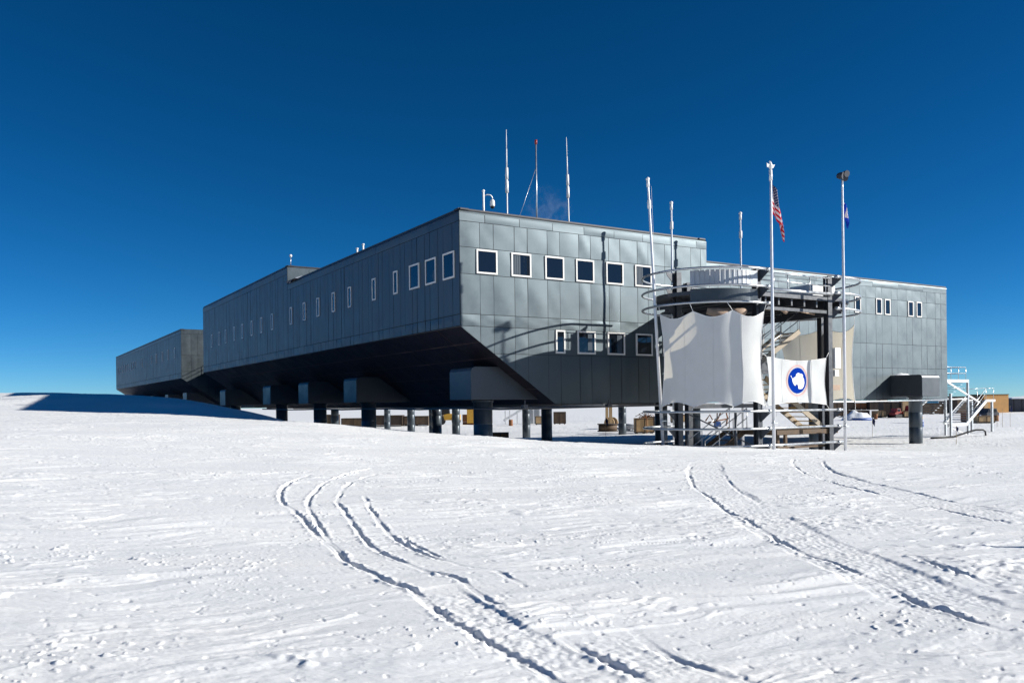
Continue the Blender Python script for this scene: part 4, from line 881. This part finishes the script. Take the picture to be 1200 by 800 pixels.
# cable reel, pipes and clutter under the building
t = place('cable_reel', 'brown cable reel lying under the station between two columns', 'cable reel', 10.3, 91)
mb = MB(); mb.tube([(0,0,.3), (0,0,.9)], 1.0, 22); mb.build('cable', M['brown'], t)
for z, nm in ((.18, 'flange'), (.92, 'flange')): mb = MB(); mb.tube([(0,0,z), (0,0,z+.1)], 1.12, 22); mb.build('flange', M['dbrown'], t)
t = place('timber_post', 'square tan timber post rising behind the cable reel', 'post', 11.0, 97)
mb = MB(); mb.box(-.25, .05, -.15, .15, 0, 3.4); mb.box(.15, .5, -.15, .15, 0, 3.4); mb.build('post', M['tan'], t)
def wheel_loader(x, y, rz, label):
    t = place('wheel_loader', label, 'loader', x, y, rz)
    mb = MB(); mb.prismY([(-2.1,.7), (.2,.7), (.3,1.5), (-.5,1.65), (-2.1,1.5)], -.8, .8); mb.build('body', M['machine'], t, bevel=.05)
    mb = MB(); mb.prismY([(-.6,1.5), (.7,1.4), (.6,2.5), (-.5,2.6)], -.7, .7); mb.build('cab', M['black'], t)
    mb = MB(); mb.beam((.4,-.5,1.3), (2.1,-.5,.6), .15, .25); mb.beam((.4,.5,1.3), (2.1,.5,.6), .15, .25); mb.build('lift_arm', M['machine'], t)
    mb = MB(); mb.prismY([(2.0,.1), (2.9,.1), (2.9,.2), (2.2,.35), (2.2,1.2), (2.0,1.2)], -1.1, 1.1); mb.build('bucket', M['rust'], t)
    for xx in (-1.5, .7):
        for yy in (-1.05, .75): mb = MB(); mb.tube([(xx,yy,.6), (xx,yy+.3,.6)], .6, 16); mb.build('wheel', M['black'], t)
wheel_loader(-9.6, 122, R(180), 'yellow wheel loader parked in sun behind the station columns')
t = place('orange_plough', 'orange machine with an upright plate beside the textured column', 'machine', -5.9, 127, 0)
mb = MB(); mb.box(-.9, .9, -.3, .4, .3, 2.7); mb.build('plate', M['machine'], t, bevel=.04)
mb = MB(); mb.box(-1.6, -.95, 0, 1.4, .5, 1.6); mb.box(-1.6, 1.2, .45, 2., 0, .45); mb.build('chassis', M['rust'], t)
t = place('white_gangway', 'white framed gangway stair seen under the station between the columns', 'stair', .8, 134)
mb = MB()
for x in (-1.9, -1.2, 0, 1.2, 2.6, 3.6): mb.beam((x,0,-.1), (x,0,3.4 if x > 0 else 2.2), .18, .18)
mb.beam((-2.2,0,.6), (2.8,0,3.6), .16, .35); mb.build('frame', M['white'], t)
mb = MB(); mb.prismY([(1.2,0), (3.5,0), (3.5,3), (1.2,3)], .3, 1.2); mb.build('cabin', M['galv'], t)
t = place('rusty_implement', 'rusty tined implement standing in the snow behind the left sail', 'implement', 24, 99)
mb = MB(); mb.tube([(-1.3,0,.9), (-.8,0,1.6), (-.3,0,.7), (.2,0,1.2), (.5,0,1.9), (1.1,0,2.0), (1.3,0,1.2), (1.1,0,.3)], .09, 8); mb.tube([(-1,0,.7), (1.2,0,1.1)], .08, 8); mb.tube([(0,0,0), (.1,0,2.1)], .07, 8); mb.build('frame', M['rust'], t)
mb = MB(); mb.prismY([(-.3,.2), (.5,.2), (.4,.8), (-.2,.8)], -.3, .3); mb.build('drum', M['bluep'], t)
t = place('branchy_scrap', 'tangle of rusty bars above a tan sheet, left of the leaning flagpole', 'scrap', 13.6, 85.2)
mb = MB(); rr_ = random.Random(3)
for i in range(14): a = rr_.uniform(.1, 3.0); l_ = rr_.uniform(.7, 1.4); mb.tube([(0,0,1.6), (math.cos(a)*l_*.6, rr_.uniform(-.3,.3), 1.6+math.sin(a)*l_*.5), (math.cos(a)*l_, rr_.uniform(-.4,.4), 1.6+math.sin(a)*l_*.6-.25)], .035, 5)
mb.tube([(0,0,0), (0,0,1.7)], .05, 6); mb.build('bars', M['rust'], t)
t = place('lumber_pile', 'low pile of grey pipes and boards beneath the station near the cable reel', 'pile', 12.8, 92)
mb = MB()
for i in range(10): mb.tube([(-1.2+rr_.uniform(-.3,.3), rr_.uniform(-.6,.6), .1+.09*i), (1.3+rr_.uniform(-.3,.3), rr_.uniform(-.6,.6), .1+.08*i)], .07, 6)
mb.build('pipes', M['galv'], t)
def drum(x, y, m_, label):
    t = place('oil_drum', label, 'drum', x, y, 0, 'drums standing behind the station')
    mb = MB(); mb.tube([(0,0,z) for z in (0,.02,.28,.3,.32,.58,.6,.62,.86,.88)], [.27,.29,.29,.305,.29,.29,.305,.29,.29,.27], 14); mb.build('barrel', M[m_], t)
    mb = MB(); mb.tube([(.15,0,.88), (.15,0,.91)], .035, 6); mb.build('bung', M['black'], t)
for x, y, m_, lb in [(60.8,141,'rust','rusty drum left of the small dark crate beyond the blue bundle'), (-.2,118,'rust','rusty drum by the white gangway under the station'), (2.2,116,'bluep','blue drum right of the white gangway under the station'), (16.6,95,'bluep','blue drum behind the tower beside the rusty scrap'), (69.5,121,'rust','rusty drum near the blue sled'), (48.0,99,'bluep','blue drum seen past the feet of the steel stair')]: drum(x, y, m_, lb)
for k, (x, y, w_, h_, m_, lb) in enumerate([(68.3,146,1.6,1.1,'tan','little tan crate between the two red snow machines'), (62.6,112,2.2,1.0,'tan','light tan crate under the steel stair'), (64.6,119,1.8,1.4,'rust','reddish crate seen through the steel stair'), (92.5,186,4.6,2.4,'brown','wide brown crate left of the wooden shed'), (87.5,186,3.6,3.1,'tan','tall tan crate furthest left of the wooden shed'), (4.6,124,2.4,1.3,'tan','tan crate right of the white gangway under the station'), (7.2,128,1.8,1.9,'brown','brown crate beside the tan one right of the gangway'), (19.4,118,2.4,1.2,'brown','brown crate in the snow behind the large sail'), (26.5,132,3.2,1.3,'tan','long tan crate far behind the large sail')]): crate(x, y, w_, 1.6, h_, m_, lb)
def spool(x, y, rz, label):
    t = place('wire_spool', label, 'spool', x, y, rz)
    mb = MB(); mb.tube([(-.45,0,.7), (.45,0,.7)], .42, 16); mb.build('wire', M['black'], t)
    for sx_ in (-.55, .45): mb = MB(); mb.tube([(sx_,0,.7), (sx_+.1,0,.7)], .7, 20); mb.build('flange', M['tan'], t)
spool(56.5, 118, .4, 'upright wooden wire spool beyond the steel stair'); spool(12.2, 104, 1.0, 'upright wooden wire spool under the station behind the cable reel')
# post just outside the right edge, its shadow falls across the snow
t = place('marker_post', 'plain wooden post standing in the snow by the tracks at the far right', 'post', 7.65, 10.65)
mb = MB(); mb.tube([(0,0,-.3), (0,0,.74)], .04, 8); mb.build('post', M['bamboo'], t)

# ------------------------------------------------------------------ light, sky, camera
EL = 23.0; sx, sy = .9975, -.07
sd = mathutils.Vector((sx*math.cos(R(EL)), sy*math.cos(R(EL)), math.sin(R(EL))))
sl = bpy.data.lights.new('sun', 'SUN'); sl.energy = 4.6; sl.angle = R(.53); sl.color = (1, .965, .885)
so = bpy.data.objects.new('sun', sl); COL.objects.link(so); so.rotation_euler = sd.to_track_quat('Z', 'Y').to_euler(); so.location = (60, -10, 60)
w = bpy.data.worlds.new('World'); scn.world = w; w.use_nodes = True; nt = w.node_tree
sk = nt.nodes.new('ShaderNodeTexSky'); sk.sky_type = 'NISHITA'; sk.sun_disc = False; sk.sun_elevation = R(EL); sk.sun_rotation = math.atan2(sx, sy)
sk.altitude = 2800; sk.air_density = .74; sk.dust_density = .4; sk.ozone_density = 3.4
hs = nt.nodes.new('ShaderNodeHueSaturation'); hs.inputs['Saturation'].default_value = 1.25; hs.inputs['Value'].default_value = 1.0
nt.links.new(sk.outputs[0], hs.inputs['Color'])
m1 = nt.nodes.new('ShaderNodeVectorMath'); m1.operation = 'SCALE'; m1.inputs['Scale'].default_value = .108; nt.links.new(hs.outputs[0], m1.inputs[0])
sp = nt.nodes.new('ShaderNodeSeparateXYZ'); nt.links.new(m1.outputs[0], sp.inputs[0]); m2 = nt.nodes.new('ShaderNodeCombineXYZ')
for k, (pw, tn) in enumerate([(1.40, .66), (1.10, .70), (1.20, .78)]):     # the deep polarised blue of polar air
    a = nt.nodes.new('ShaderNodeMath'); a.operation = 'POWER'; a.inputs[1].default_value = pw; nt.links.new(sp.outputs[k], a.inputs[0])
    b_ = nt.nodes.new('ShaderNodeMath'); b_.operation = 'MULTIPLY'; b_.inputs[1].default_value = tn*7.6; nt.links.new(a.outputs[0], b_.inputs[0]); nt.links.new(b_.outputs[0], m2.inputs[k])
bg = nt.nodes['Background']; bg.inputs['Strength'].default_value = .1; nt.links.new(m2.outputs[0], bg.inputs['Color'])
cam = bpy.data.cameras.new('camera'); co = bpy.data.objects.new('camera', cam); COL.objects.link(co); scn.camera = co
cam.lens = 988/1200*36; cam.sensor_width = 36; cam.shift_y = 74/1200; cam.clip_start = .1; cam.clip_end = 12000
rr = math.atan(.0122); c, s = math.cos(rr), math.sin(rr)
co.matrix_world = mathutils.Matrix(((c, s, 0, 0), (0, 0, -1, 0), (-s, c, 0, 0), (0, 0, 0, 1)))
scn.view_settings.view_transform = 'Standard'; scn.view_settings.look = 'None'; scn.view_settings.gamma = 1; scn.view_settings.use_curve_mapping = False
scn.view_settings.exposure = .70
